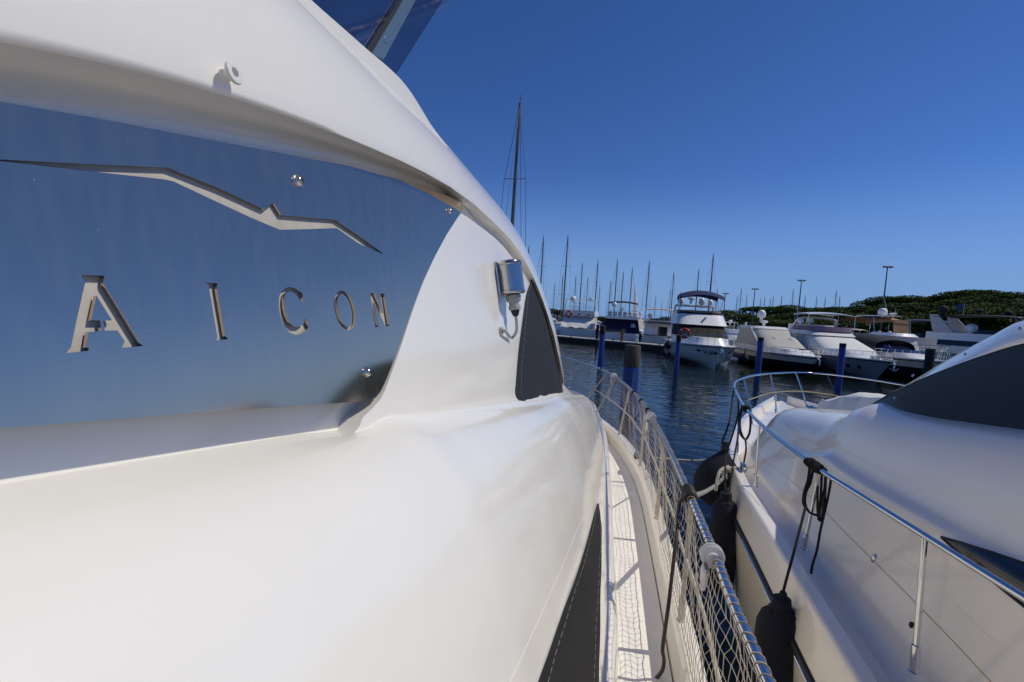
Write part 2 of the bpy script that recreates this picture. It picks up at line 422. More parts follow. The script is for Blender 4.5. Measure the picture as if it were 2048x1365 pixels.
for Y in YS:
    z0 = zt(Y); xw = -.58 - KT * z0; x1 = trim_x(Y) - .058; zb = -1.46; row = []
    ex = -.95 * max(0, (Y - 4.45) / 1.6) ** 2.2
    inset = 1.0 if Y > .875 else 0.0; fs_ = .10 + .90 * sm(.85, 2.3, Y); df = 1 - sm(.64, .84, Y)
    a = Vector((xw - .056, Y, z0 - .002)); fade = sm(3.3, 4.0, Y)
    for i_, (uz, uo) in enumerate([(.11, .0005), (.075, .0007), (.048, .0018), (.028, .0048), (.013, .010)]):
        u_ = Vector((xw - KT * uz * fs_ + uo * fs_ + .0004, Y, z0 + uz * fs_)).lerp(Vector((xw + .001 + i_ * .001, Y, z0 + .003 - i_ * .0004)), fade)
        row.append((a + Vector((.0090 * i_, 0, -.0023 * i_))).lerp(u_, inset))
    for wj, g in WG:
        rz_ = z0 + g * (zb - z0) - df * (.0196 if wj == 0 else .0205 if wj < .1 else .022)
        if g == 0: p = Vector((xw + .004 + .014 * inset * fs_, Y, rz_ + .002))
        else: p = Vector((xw + wj * (x1 - xw), Y, rz_))
        row.append(p)
    for p in row:
        gz = max(0, min(1, (z0 - p.z) / (z0 - zb))); p.x += ex * (1 - .75 * gz); p.z += EYE
    rows.append(row)
bl.loft(rows, flip=True)
bulge = yacht.part("lower_cabin_side", bl, M["gelcoat"], angle=60); bulge_bvh = bl.bvh()
# trim kerb at the foot of the cabin
tm = MB(); rows = []
for Y in YS + [7.0, 7.5, 8.2, 9, 9.6, 10.2]:
    x = trim_x(Y); rows.append([Vector((x + dx, Y, EYE + z)) for dx, z in [(-.085, -1.50), (-.075, -1.452), (-.062, -1.44), (-.040, -1.446), (-.018, -1.475), (-.006, -1.53), (-.001, -1.62), (0, -1.73)]])
tm.loft(rows, flip=True); yacht.part("cabin_kerb", tm, M["gelcoat"])

# --- side deck, bulwark and hull
TI = []
for px, py in [(1379, 1365), (1340, 1180), (1308, 1038), (1285, 953), (1254, 893), (1232, 867), (1205, 845), (1187, 832)]:
    p = on_z(px, py, -1.505); TI.append((p.y, p.x))
TI = [(-4, TI[0][1] - .02), (TI[0][0] - .7, TI[0][1])] + TI + [(8.6, -1.35), (9.6, -2.0), (10.4, -2.9)]
def toe_x(Y): return interp(TI, Y)
YD = [-4, -2.5, -1.2, -.3] + [i * .2 for i in range(1, 53)]
dk = MB(); dk.loft([[Vector((toe_x(Y) - .030, Y, EYE - 1.685)), Vector((trim_x(Y) - .03, Y, EYE - 1.685)), Vector((min(-3.0, trim_x(Y) - .1), Y, EYE - 1.685))] for Y in YD])
yacht.part("side_deck", dk, M["deck_gelcoat"])
bw = MB(); rows = []
for Y in YD:
    x = toe_x(Y); rows.append([Vector((x + dx, Y, EYE + z)) for dx, z in [(-.034, -1.73), (-.026, -1.70), (-.012, -1.60), (-.002, -1.52), (.006, -1.507), (.016, -1.504), (.066, -1.504), (.078, -1.510), (.085, -1.53), (.09, -1.62), (.09, -1.75)]])
bw.loft(rows); yacht.part("bulwark", bw, M["gelcoat_cream"])
hl = MB(); rows = []
for Y in YD:
    x = toe_x(Y); t = max(0, (Y - 4) / 6.4)
    rows.append([Vector((x + .088, Y, EYE - 1.75)), Vector((x + .10, Y, EYE - 1.80)), Vector((x + .05 - .15 * t, Y, EYE - 2.4)), Vector((x - .08 - .5 * t, Y, EYE - 3.3)), Vector((x - .25 - .8 * t, Y, EYE - 4.3))])
hl.loft(rows); yacht.part("hull", hl, M["gelcoat"])

# --- the polished name plate, cut through with letters and emblem
E1 = Vector((0, 1, 0)); E2 = PN.cross(E1) * -1
if E2.z < 0: E2 = -E2
def plane2d(px, py):
    d = on_wall(px, py) - PP; return (d.dot(E1), d.dot(E2))
plate_px = [(-330, 150), (-60, 194), (0, 204), (200, 238), (350, 267), (500, 295), (700, 333), (850, 376), (905, 397), (920, 405), (926, 415), (922, 426)] + EDGE[1:9] + [(760, 785), (752, 795), (742, 800), (728, 803), (500, 818.5), (250, 838), (0, 857), (-330, 884)]
def c3(o, pts): return [(o[0] + x / o[2], o[1] + y / o[2]) for x, y in pts]
A_ = c3((100, 500, 5.12), [(318, 258), (555, 266), (553, 298), (541, 306), (545, 345), (915, 955), (935, 975), (955, 985), (735, 1005), (745, 975), (765, 940), (690, 827), (560, 828), (541, 727), (632, 722), (474, 470), (418, 722), (512, 725), (525, 832), (390, 842), (364, 1000), (405, 1008), (400, 1034), (165, 1058), (185, 1030), (212, 1000), (265, 745), (345, 390), (362, 325), (322, 272)])
I_l = c3((100, 500, 5.12), [(1590, 336), (1712, 343), (1712, 362), (1703, 372), (1790, 885), (1818, 908), (1815, 918), (1700, 926), (1712, 895), (1622, 360), (1595, 346)])
C_ = c3((500, 360, 2.73), [(287, 622), (262, 604), (238, 590), (213, 586), (190, 593), (170, 612), (158, 640), (156, 680), (162, 730), (173, 768), (190, 804), (216, 834), (246, 847), (278, 842), (300, 826), (322, 800), (300, 757), (293, 785), (270, 802), (240, 802), (214, 780), (198, 745), (187, 700), (184, 655), (190, 625), (208, 610), (232, 614), (256, 634), (272, 655), (289, 673)])
O_o = c3((500, 360, 2.73), [(517 + 54 * math.cos(t) + 20 * math.sin(t), 714 + 109 * math.sin(t)) for t in [2 * math.pi * k / 36 for k in range(36)]])
O_i = c3((500, 360, 2.73), [(517 + 38 * math.cos(t) + 17 * math.sin(t), 714 + 90 * math.sin(t)) for t in [2 * math.pi * k / 36 for k in range(36)]])
N_ = c3((500, 360, 2.73), [(650, 617), (680, 620), (727, 728), (710, 630), (710, 621), (731, 622), (733, 632), (757, 790), (762, 797), (739, 800), (676, 672), (697, 795), (703, 802), (682, 805), (683, 795), (660, 650), (655, 626)])
BIRD = [(-40, 316), (0, 319.5), (160, 328), (336, 336), (440, 378), (529, 420), (546, 405), (562, 430.5), (620, 436), (670, 440), (720, 474), (769, 510), (716, 487), (674, 457), (667, 457), (610, 459), (559, 460), (500, 435), (420, 398), (346, 363), (326, 359), (160, 341), (0, 323), (-40, 320)]
cu = bpy.data.curves.new("plate", 'CURVE'); cu.dimensions = '2D'; cu.fill_mode = 'BOTH'; cu.extrude = .0024
for poly in (plate_px, A_, I_l, C_, O_o, O_i, N_, BIRD):
    sp = cu.splines.new('POLY'); sp.points.add(len(poly) - 1); sp.use_cyclic_u = True
    for q, (x, y) in zip(sp.points, poly):
        a, b = plane2d(x, y); q.co = (a, b, 0, 1)
tmp = bpy.data.objects.new("tmp_plate", cu); me = bpy.data.meshes.new_from_object(tmp)
bpy.data.objects.remove(tmp); bpy.data.curves.remove(cu)
pm = MB()
pm.add([PP + E1 * v.co.x + E2 * v.co.y + PN * (v.co.z - .0024 + .0004) for v in me.vertices], [tuple(p.vertices) for p in me.polygons])
bpy.data.meshes.remove(me)
def plate_mat():
    m = bpy.data.materials.new("polished_plate"); m.use_nodes = True; nt = m.node_tree; N = nt.nodes; L = nt.links
    p = N["Principled BSDF"]; p.inputs["Metallic"].default_value = 1
    tc = N.new("ShaderNodeTexCoord")
    def noise(scale, st, det=5):
        mp = N.new("ShaderNodeMapping"); mp.inputs["Scale"].default_value = st; L.new(tc.outputs["Object"], mp.inputs["Vector"])
        n = N.new("ShaderNodeTexNoise"); n.inputs["Scale"].default_value = scale; n.inputs["Detail"].default_value = det; L.new(mp.outputs["Vector"], n.inputs["Vector"]); return n
    a = noise(160, (1, 1, .06)); b = noise(9, (1, 1, .5))
    # thin bright dust specks
    vo = N.new("ShaderNodeTexVoronoi"); vo.inputs["Scale"].default_value = 130; L.new(tc.outputs["Object"], vo.inputs["Vector"])
    lt = N.new("ShaderNodeMapRange"); lt.inputs["From Min"].default_value = .02; lt.inputs["From Max"].default_value = .09; lt.inputs["To Min"].default_value = 1; lt.inputs["To Max"].default_value = 0
    L.new(vo.outputs["Distance"], lt.inputs["Value"])
    sel = N.new("ShaderNodeSeparateColor"); L.new(vo.outputs["Color"], sel.inputs["Color"])
    th = N.new("ShaderNodeMath"); th.operation = 'GREATER_THAN'; th.inputs[1].default_value = .93; L.new(sel.outputs["Red"], th.inputs[0])
    sp = N.new("ShaderNodeMath"); sp.operation = 'MULTIPLY'; L.new(lt.outputs["Result"], sp.inputs[0]); L.new(th.outputs[0], sp.inputs[1])
    mr = N.new("ShaderNodeMapRange"); mr.inputs["From Min"].default_value = .3; mr.inputs["From Max"].default_value = .7; mr.inputs["To Min"].default_value = .07; mr.inputs["To Max"].default_value = .10
    L.new(a.outputs["Fac"], mr.inputs["Value"])
    ad = N.new("ShaderNodeMath"); ad.operation = 'MULTIPLY_ADD'; ad.inputs[1].default_value = .5; L.new(sp.outputs[0], ad.inputs[0]); L.new(mr.outputs["Result"], ad.inputs[2])
    L.new(ad.outputs[0], p.inputs["Roughness"])
    cr = N.new("ShaderNodeValToRGB"); cr.color_ramp.elements[0].position = .3; cr.color_ramp.elements[1].position = .75
    cr.color_ramp.elements[0].color = (.64, .50, .385, 1); cr.color_ramp.elements[1].color = (.67, .525, .405, 1)
    L.new(b.outputs["Fac"], cr.inputs["Fac"]); L.new(cr.outputs["Color"], p.inputs["Base Color"])
    # a film of dried salt
    df = N.new("ShaderNodeBsdfDiffuse"); df.inputs["Color"].default_value = (.5, .5, .5, 1)
    mx = N.new("ShaderNodeMixShader"); st = noise(60, (1, 1, .10), 8)
    fr = N.new("ShaderNodeMapRange"); fr.inputs["From Min"].default_value = .40; fr.inputs["From Max"].default_value = .8; fr.inputs["To Min"].default_value = .034; fr.inputs["To Max"].default_value = .072
    L.new(st.outputs["Fac"], fr.inputs["Value"])
    f2 = N.new("ShaderNodeMath"); f2.operation = 'MULTIPLY_ADD'; f2.inputs[1].default_value = .5; L.new(sp.outputs[0], f2.inputs[0]); L.new(fr.outputs["Result"], f2.inputs[2])
    L.new(f2.outputs[0], mx.inputs["Fac"]); out = N["Material Output"]
    L.new(p.outputs["BSDF"], mx.inputs[1]); L.new(df.outputs["BSDF"], mx.inputs[2]); L.new(mx.outputs["Shader"], out.inputs["Surface"])
    return m
plate = yacht.part("name_plate", pm, plate_mat(), smooth=False, label="polished steel plate with the letters AICON and a bird emblem cut through it")
bk = MB()
bk.slab([on_wall(x, y, .0074) for x, y in [(-40, 300), (340, 320), (545, 390), (690, 430), (790, 515), (790, 680), (660, 690), (300, 725), (100, 730), (-40, 500)]], -PN * .004)
yacht.part("letter_backing", bk, M["recess_back"], plate, smooth=False)
for px, py, s in [(595, 363, 1.0), (898, 423, 1.0), (733, 745, 1.0)]:
    c = on_wall(px, py); sw = MB(); r = .0098 * s
    sw.lathe(c, PN, [(r * 1.25, 0), (r * 1.25, .002), (r * .98, .003), (r * .96, .005), (r * .8, .0085), (r * .5, .0105), (r * .12, .0112)], 20)
    so = yacht.part("plate_screw", sw, M["screw_steel"], plate)
    cx = MB(); q = c + PN * .0112
    for a in (.5, .5 + math.pi / 2):
        d = (E1 * math.cos(a) + E2 * math.sin(a)); n = PN.cross(d)
        cx.slab([q - d * r * .55 - n * .0011, q + d * r * .55 - n * .0011, q + d * r * .55 + n * .0011, q - d * r * .55 + n * .0011], -PN * .0016 if False else PN * .0004)
    yacht.part("cross_slot", cx, M["tar"], so, smooth=False)

def hit(bv, px, py, off=0.0):
    d = ray(px, py); loc, n, i, dist = bv.ray_cast(CAM, d)
    if loc is None: return None, None
    if n.dot(d) > 0: n = -n
    return loc + n * off, n
# --- canvas button on the overhang
c, n = hit(fly_bvh, 447, 152)
if c is None: c, n = on_x(447, 152, -.46), Vector((1, 0, .1))
ax = (Vector((1, .10, .22))).normalized(); kb = MB()
kb.lathe(c - ax * .006, ax, [(.0090, 0), (.0090, .010), (.0075, .011), (.0075, .018), (.009, .0185), (.0135, .0195), (.0152, .0215), (.0155, .0235), (.0145, .0255), (.0105, .0262), (.0068, .0255), (.0060, .024), (.0055, .012), (.001, .0118)], 28)
kn = yacht.part("canvas_button", kb, M["plastic_white"])
ks = MB(); ks.lathe(c + ax * .0065, ax, [(.0045, 0), (.0042, .002), (.002, .0032), (.0005, .0034)], 12); yacht.part("button_screw", ks, M["screw_steel"], kn)

# --- navigation light
wn = on_wall(1000, 560); A = (E2 * .98 + E1 * 0).normalized(); O = PN
lc = wn + O * .05
nav = MB(); R = .064; h = .076
ring = lambda r, z, n=28: [lc + O * (r * math.cos(t) * .92) + E1 * (r * math.sin(t)) + A * z for t in [2 * math.pi * k / n for k in range(n)]]
nav.loft([ring(R * .9, -h), ring(R * 1.0, -h + .003), ring(R * 1.05, -h + .006), ring(R * 1.05, -h + .016), ring(R, -h + .019), ring(R, h - .019), ring(R * 1.05, h - .016), ring(R * 1.05, h - .006), ring(R * .99, h - .001), ring(R * .8, h + .003), ring(R * .3, h + .005)], ring=True, caps=True)
nv = yacht.part("navigation_light", nav, M["steel"])
bp_ = MB(); bp_.bbox(wn + O * .006, (.012, .125, .155), .004, rot=Matrix((PN, E1, E2)).transposed()); yacht.part("light_bracket", bp_, M["steel"], nv)
ln = MB()
for k in range(9):
    z = -h + .026 + k * .0105
    ln.tube([lc + O * (R * 1.02 * math.cos(t) * .92) + E1 * (R * 1.02 * math.sin(t)) + A * z for t in [rad(a) for a in range(28, 92, 8)]], .0034, 6)
yacht.part("lens", ln, M["dark_glass"], nv)
gl = MB(); gc = lc + E1 * .012
gl.lathe(gc - A * (h + .028), A, [(.020, -.046), (.029, -.044), (.029, -.026), (.024, -.024), (.024, -.008), (.030, -.006), (.036, .0), (.036, .022), (.030, .028)], 20)
yacht.part("cable_gland", gl, M["plastic_grey"], nv)
gd = MB(); gd.lathe(gc - A * (h + .074), A, [(.009, -.030), (.013, -.026), (.020, -.008), (.021, 0)], 14); yacht.part("gland_nut", gd, M["rubber"], nv)
cb = MB(); e = gc - A * (h + .100)
wc = on_wall(1000, 662)
pts = spline([e, e - A * .035, e - A * .075 - O * .008, e - A * .100 - O * .035, wc + O * .02, wc + O * .002], 6)
cb.tube(pts, .0072, 10); cb.lathe(wc, O, [(.017, 0), (.017, .012), (.011, .015)], 12); yacht.part("light_cable", cb, M["plastic_grey"], nv)

# --- cloth covers over the windows
def patch(bv, left, right, n, m, off, fallback=None):
    rows = []
    for i in range(n + 1):
        t = i / n; a = np.array([interp([(k / (len(left) - 1), p[q]) for k, p in enumerate(left)], t) for q in (0, 1)])
        b = np.array([interp([(k / (len(right) - 1), p[q]) for k, p in enumerate(right)], t) for q in (0, 1)])
        row = []
        for j in range(m + 1):
            px, py = a + (b - a) * j / m
            p, nn = hit(bv, px, py, off + .0022 * math.sin(i * .83 + j * 1.7) * math.sin(j * .9 + i * .31))
            row.append(p)
        rows.append(row)
    # fill misses from neighbours
    for i in list(range(len(rows) - 2, -1, -1)) + list(range(1, len(rows))):
        if all(p is None for p in rows[i]):
            k = i + 1 if i + 1 < len(rows) and any(p is not None for p in rows[i + 1]) else i - 1
            g = [p for p in rows[k] if p is not None]
            if g: rows[i] = [g[0].lerp(g[-1], j / m) + Vector((0, (i - k) * .02, 0)) for j in range(m + 1)]
    for r in rows:
        for j in range(len(r)):
            if r[j] is None:
                for k in list(range(j - 1, -1, -1)) + list(range(j + 1, len(r))):
                    if r[k] is not None: r[j] = r[k] + Vector((-.004, .03, 0)) * (1 if k < j else -1) * abs(j - k); break
    return rows
def cover(bv, left, right, n, m, mt, name, thick=.006, inset=.06):
    rows = patch(bv, left, right, n, m, thick)
    mb = MB(); mb.sheet([[p for p in r] for r in rows], Vector((thick * -.8, 0, 0)))
    ob = yacht.part(name, mb, mt, angle=50)
    st = MB()
    for col, in ((1,), (m - 1,)):
        q = [rows[i][col] + Vector((.0022, -.001, .001)) for i in range(n + 1)]
        q = spline(q, 4)
        for k in range(0, len(q) - 2, 3 if len(q) < 4 else 3): st.tube(q[k:k + 3], .0008, 4)
    yacht.part("stitching", st, M["stitch"], ob)
    return ob, rows
cover(wall_bvh, [(1062, 561), (1052, 592), (1045, 640), (1037, 700), (1032, 760), (1030, 790), (1041, 810)],
      [(1063, 562), (1076, 592), (1090, 632), (1102, 676), (1112, 718), (1122, 768), (1126, 800)], 24, 10, M["navy_cloth"], "window_cover")
cover(bulge_bvh, [(1194.5, 1008), (1188, 1030), (1176, 1075), (1158, 1135), (1128, 1218), (1095, 1312), (1060, 1410), (1020, 1520)],
      [(1195.5, 1008), (1199, 1030), (1201, 1060), (1201, 1110), (1199, 1200), (1196, 1300), (1194, 1400), (1192, 1520)], 28, 10, M["black_cloth"], "window_cover")
# raised seam on the bulge
sm_ = MB(); q = [hit(bulge_bvh, 1184 + (1025 - 1184) * t + 10 * math.sin(math.pi * t) * .3, 990 + 365 * t, -.0013)[0] for t in [k / 16 for k in range(18)]]
q = [p for p in q if p is not None]
if len(q) > 3: sm_.tube(spline(q, 3), .0022, 8); yacht.part("moulded_seam", sm_, M["gelcoat"])

# --- flybridge coaming and windscreen
cm = MB(); rows = []
CO = [(560, -62), (620, -2), (640, 16), (690, 60), (740, 104), (780, 138), (805, 163), (822, 185), (845, 222), (862, 250), (880, 274)]
for dz_, dx_ in ((-.10, 0), (0, 0), (.0, -.05), (-.05, -.3)):
    rows.append([on_x(px, interp(CO, px), -.70) + Vector((dx_, 0, dz_)) for px in range(500, 900, 12)])
cm.loft(rows, flip=True); cm_ = yacht.part("flybridge_coaming", cm, M["gelcoat"])
def tint_mat():
    m = bpy.data.materials.new("tinted_acrylic"); m.use_nodes = True; nt = m.node_tree; N = nt.nodes; L = nt.links
    N.remove(N["Principled BSDF"]); t = N.new("ShaderNodeBsdfTransparent"); t.inputs["Color"].default_value = (.74, .69, .72, 1)
    g = N.new("ShaderNodeBsdfGlossy"); g.inputs["Roughness"].default_value = .04; g.inputs["Color"].default_value = (.8, .8, .8, 1)
    fr = N.new("ShaderNodeFresnel"); fr.inputs["IOR"].default_value = 1.35
    nz = N.new("ShaderNodeTexNoise"); nz.inputs["Scale"].default_value = 3; ml = N.new("ShaderNodeMath"); ml.operation = 'MULTIPLY'
    L.new(fr.outputs["Fac"], ml.inputs[0]); L.new(nz.outputs["Fac"], ml.inputs[1])
    mx = N.new("ShaderNodeMixShader"); L.new(ml.outputs[0], mx.inputs["Fac"]); L.new(t.outputs[0], mx.inputs[1]); L.new(g.outputs[0], mx.inputs[2])
    L.new(mx.outputs[0], N["Material Output"].inputs["Surface"]); return m
XS = -.86
ws = MB(); ws.slab([on_x(x, y, XS) for x, y in [(905, -40), (885, 2), (786, 158), (800, 210), (700, 130), (560, 10), (480, -150)]], (-.006, 0, 0))
wsc = yacht.part("flybridge_windscreen", ws, tint_mat(), smooth=False)
fs = MB(); fs.slab([on_x(x, y, XS + .003) for x, y in [(805, -2), (830, -2), (764, 120), (740, 108)]], (.006, 0, 0))
mat("frame_blue", (.10, .16, .22), .35, coat=.3)
fst = yacht.part("joint_strip", fs, M["frame_blue"], wsc, smooth=False)
bs = MB(); bs.slab([on_x(x, y, XS + .003) for x, y in [(798, -2), (804, -2), (739, 108), (733, 103)]], (.004, 0, 0)); yacht.part("black_seal", bs, M["rubber"], wsc, smooth=False)
sn = MB(); sn.lathe(on_x(771, 80, XS + .009), (1, 0, 0), [(.009, 0), (.009, .002), (.005, .004), (.001, .0045)], 12); yacht.part("snap_fastener", sn, M["screw_steel"], wsc)
tb = MB(); tb.tube([on_x(650, 88, -1.05), on_x(705, 68, -1.05), on_x(775, 45, -1.05), on_x(850, 18, -1.05), on_x(884, 3, -1.05)], .030, 12); yacht.part("support_tube", tb, M["steel"], wsc)

# --- guard rail with net
RL = []
for px, py in [(1550, 1398), (1516, 1320), (1480, 1240), (1430, 1112), (1379, 990), (1322, 868), (1285, 806), (1246, 766), (1203, 739), (1160, 724), (1128, 714)]:
    p = on_z(px, py, -.905); RL.append((p.y, p.x))
RL = [(-4, RL[0][1] - .01), (RL[0][0] - .5, RL[0][1])] + RL + [(RL[-1][0] + .9, RL[-1][1] - .75)]
def rail_p(Y, f=0.0):
    """f = 0 on the rail, 1 on the bulwark"""
    a = Vector((interp(RL, Y), Y, EYE - .905)); b = Vector((toe_x(Y) + .02, Y, EYE - 1.49))
    return a.lerp(b, f)
YR = [-4, -2.5, -1.2, -.4] + [i * .15 for i in range(1, 69)]
rl = MB(); rl.tube([rail_p(Y) for Y in YR], .0165, 14); rail = yacht.part("guard_rail", rl, M["chrome"])
hx = MB(); q = []
Y = .2; ph = 0
while Y < 9.4:
    p = rail_p(Y); q.append(p + Vector((math.cos(ph), 0.10 * math.sin(ph * .5), math.sin(ph))) * .0185); Y += .0042 + .0005 * math.sin(Y * 9); ph += 2 * math.pi / 10
hx.tube(q, .0017, 4); yacht.part("lashing_cord", hx, M["net_cord"], rail)
mr_ = MB(); mr_.tube([rail_p(Y, .50) + Vector((.004 * math.sin(Y * 7), 0, 0)) for Y in YR], .0085, 8); yacht.part("middle_rail", mr_, M["net_rail"])
SB = [(1366, 1242), (1317, 1038), (1276, 932), (1237, 870), (1188, 832), (1146, 812)]
SY = [-2.2, -.8, .55] + [on_z(x, y, -1.505).y for x, y in SB] + [8.6]
for Y in SY:
    st = MB(); b = Vector((toe_x(Y) + .02, Y, EYE - 1.506)); t = rail_p(Y + .06)
    st.tube([b, b.lerp(t, .5), t], .0125, 10); st.lathe(b, t - b, [(.022, 0), (.022, .004), (.017, .008), (.017, .075), (.013, .078)], 12)
    so = yacht.part("stanchion", st, M["stanchion_tape"])
# net
nn = MB(); rng = random.Random(3)
def net_p(Y, f):
    sag = .016 * math.sin(Y * 5.3 + f * 4) + .008 * math.sin(Y * 17 + f * 11)
    dz = .010 * math.sin(Y * 6.1 + f * 3) * math.sin(math.pi * f)
    return rail_p(Y, f * .93 + .03) + Vector((sag * math.sin(math.pi * min(1, f + .1)) - .016, 0, dz))
NY = []; Y = -.5
while Y < 9.5: NY.append(Y); Y += .043 + .003 * math.sin(Y * 13)
NFR = 12
G = [[net_p(y + rng.uniform(-.008, .008) + .016 * math.sin(i * 1.7 + y * 2), i / NFR) + Vector((0, 0, rng.uniform(-.007, .007))) for i in range(NFR + 1)] for y in NY]
for col in G: nn.tube(col, .0014, 4)
for i in range(NFR + 1): nn.tube([c[i] for c in G], .0014 if 0 < i < NFR else .0028, 4)
for a in range(0, len(NY)):
    if NY[a] < 4.5:
        for i in range(1, NFR): nn.ball(G[a][i], .0034, n=5, m=3)
    t = G[a][-1]; nn.tube([t, t + Vector((rng.uniform(-.012, .012), rng.uniform(-.01, .01), -.016))], .0014, 4)
yacht.part("safety_net", nn, M["net_cord"])
# bands round the stanchions near the foot
for Y in SY[2:7]:
    bd = MB(); b = Vector((toe_x(Y) + .02, Y, EYE - 1.506)); t = rail_p(Y + .06)
    for f in (.13, .149, .168): bd.lathe(b.lerp(t, f), t - b, [(.0165, 0), (.0175, .006), (.0165, .013)], 10)
    yacht.part("tie_band", bd, M["net_cord"])
# chrome fairlead and a cleat on the bulwark
p = on_z(1270, 908, -1.47); fl = MB(); fl.bbox(p + Vector((.02, 0, .012)), (.045, .13, .028), .012); yacht.part("mooring_cleat", fl, M["chrome"])
fk = MB(); fk.bbox(p + Vector((.02, 0, -.018)), (.055, .15, .03), .006); yacht.part("cleat_base", fk, M["rubber"])
# ------------------------------------------------------------------ the yacht alongside to starboard
NC = 3.3                                   # its centre line
nb = Thing("neighbouring_yacht", (NC, 3, 0), "white motor yacht alongside with a dark blue windscreen cover and chrome bow rail", "motor yacht")
def mir(p): return Vector((2 * NC - p.x, p.y, p.z))
STK = [(-4, 1.02), (0, 1.03), (2.5, 1.07), (4, 1.10), (5.0, 1.12), (6.2, 1.26), (7.2, 1.48), (8.2, 1.80), (9.2, 2.20), (10.2, 2.68), (11.0, 3.12)]
def stx(Y): return interp(STK, Y)
def shz(Y): return .0 + .10 * max(0, (Y - 6) / 5) ** 1.5      # sheer rises to the bow
YN = [-4, -2.5, -1.2, -.3] + [i * .25 for i in range(1, 41)] + [10.2, 10.4, 10.6, 10.8, 10.95, 11.05]
def both(rowf):
    port = [rowf(Y) for Y in YN]
    return port, [[mir(p) for p in r] for r in port]
def squeeze(x, Y):      # keep port rows on the port side near the stem
    return min(x, NC - .02)
def nrow(lst):
    def f(Y):
        k = min(1, max(0, (11.05 - Y) / 1.2)) ** .5
        return [Vector((squeeze(stx(Y) + dx * (.25 + .75 * k) + (0), Y), Y, EYE + z + shz(Y))) for dx, z in lst]
    return f
hm_ = MB()
def hull_row(Y):
    t = max(0, (Y - 3) / 8.05); s = stx(Y); out = []
    for f, dx, z in [(0, 0, -1.90), (.12, .015, -2.1), (.35, .07, -2.7), (.6, .20, -3.2), (.85, .42, -3.7), (1, .62, -4.2)]:
        x = s + dx * (1 + .6 * t); yy = Y - f * 1.5 * t ** 2.5
        out.append(Vector((min(x + f * .9 * t ** 2, NC - .01), yy, EYE + z + shz(Y) * (1 - f))))
    return out
a, b = both(hull_row); hm_.loft(a); hm_.loft(b, flip=True); nb.part("hull", hm_, M["gelcoat_cream"])
st = MB(); a, b = both(nrow([(.0, -1.905), (-.018, -1.90), (-.026, -1.885), (-.026, -1.865), (-.018, -1.85), (0, -1.845)])); st.loft(a); st.loft(b, flip=True)
strake = nb.part("rubbing_strake", st, M["rubber"])
for side in (0, 1):
    s2 = MB()
    q = [Vector((stx(Y) - .028, Y, EYE - 1.875 + shz(Y))) for Y in YN]
    if side: q = [mir(p) for p in q]
    s2.tube(q, .009, 8)
    nb.part("strake_insert", s2, M["chrome"], strake)
gw = MB(); a, b = both(nrow([(.0, -1.847), (.010, -1.80), (.040, -1.68), (.058, -1.625), (.070, -1.610), (.082, -1.605), (.088, -1.605), (.146, -1.605), (.152, -1.605), (.160, -1.612), (.166, -1.63), (.175, -1.72), (.19, -1.755), (.23, -1.765), (.42, -1.765)]))
gw.loft(a); gw.loft(b, flip=True); nb.part("gunwale", gw, M["gelcoat_cream"])
dkn = MB(); dkn.loft([[Vector((squeeze(stx(Y) + .40 * min(1, max(0, (11.05 - Y) / 1.2)) ** .5, Y), Y, EYE - 1.766 + shz(Y))), Vector((NC, Y, EYE - 1.72 + shz(Y))), Vector((2 * NC - squeeze(stx(Y) + .40 * min(1, max(0, (11.05 - Y) / 1.2)) ** .5, Y), Y, EYE - 1.766 + shz(Y)))] for Y in YN], flip=True)
nb.part("side_deck", dkn, M["gelcoat_cream"])
# trunk cabin
GB = [(1745, 806), (1800, 822), (1850, 833), (1950, 848), (2048, 861), (2200, 884), (2420, 915)]   # lower edge of the side window
XT = 2.06
ZG = []
for px, py in GB:
    p = on_x(px, py, XT); ZG.append((p.y, p.z - EYE))
ZG = sorted([(-4, -.42)] + ZG + [(p.y, p.z - EYE) for p in (on_x(1712, 832, XT), on_x(1650, 826, XT), on_x(1590, 822, XT + .15))] + [(7.1, -1.22), (7.5, -1.45), (7.75, -1.72)])
YT = [-4, -2, -.5] + [i * .2 for i in range(1, 31)] + [6.15, 6.3, 6.45, 6.6, 6.75, 6.9, 7.05, 7.2, 7.35, 7.5, 7.62, 7.72]
tk = MB(); rows = []
for Y in YT:
    zt_ = interp(ZG, Y); zb = -1.77 + shz(Y); hgt = zt_ - zb
    k = max(0, (Y - 5.9) / 1.85); pull = 1 - math.sqrt(max(0, 1 - min(1, k) ** 2.6))
    row = []
    sp_ = .038 * max(0, min(1, (5.3 - Y) / .8))      # a moulded step along the side
    for x, f in [(1.40, 0), (1.46, .02), (1.52, .09), (1.60, .28), (1.70 - sp_ * .2, .50), (1.712 - sp_ * .5, .545), (1.722 - sp_ * .3, .565), (1.735 + sp_ * .5, .580), (1.75 + sp_ * .7, .600), (1.775 + sp_ * .6, .66), (1.81 + sp_ * .4, .745), (1.88, .87), (1.96, .955), (2.06, 1.0), (2.3, 1.025), (2.7, 1.05), (NC, 1.06)]:
        row.append(Vector((x + (NC - x) * pull, Y, EYE + zb + hgt * f)))
    rows.append(row)
tk.loft(rows); tk.loft([[mir(p) for p in r] for r in rows], flip=True)
trunk = nb.part("trunk_cabin", tk, M["gelcoat_cream"], angle=60); tk_bvh = tk.bvh()
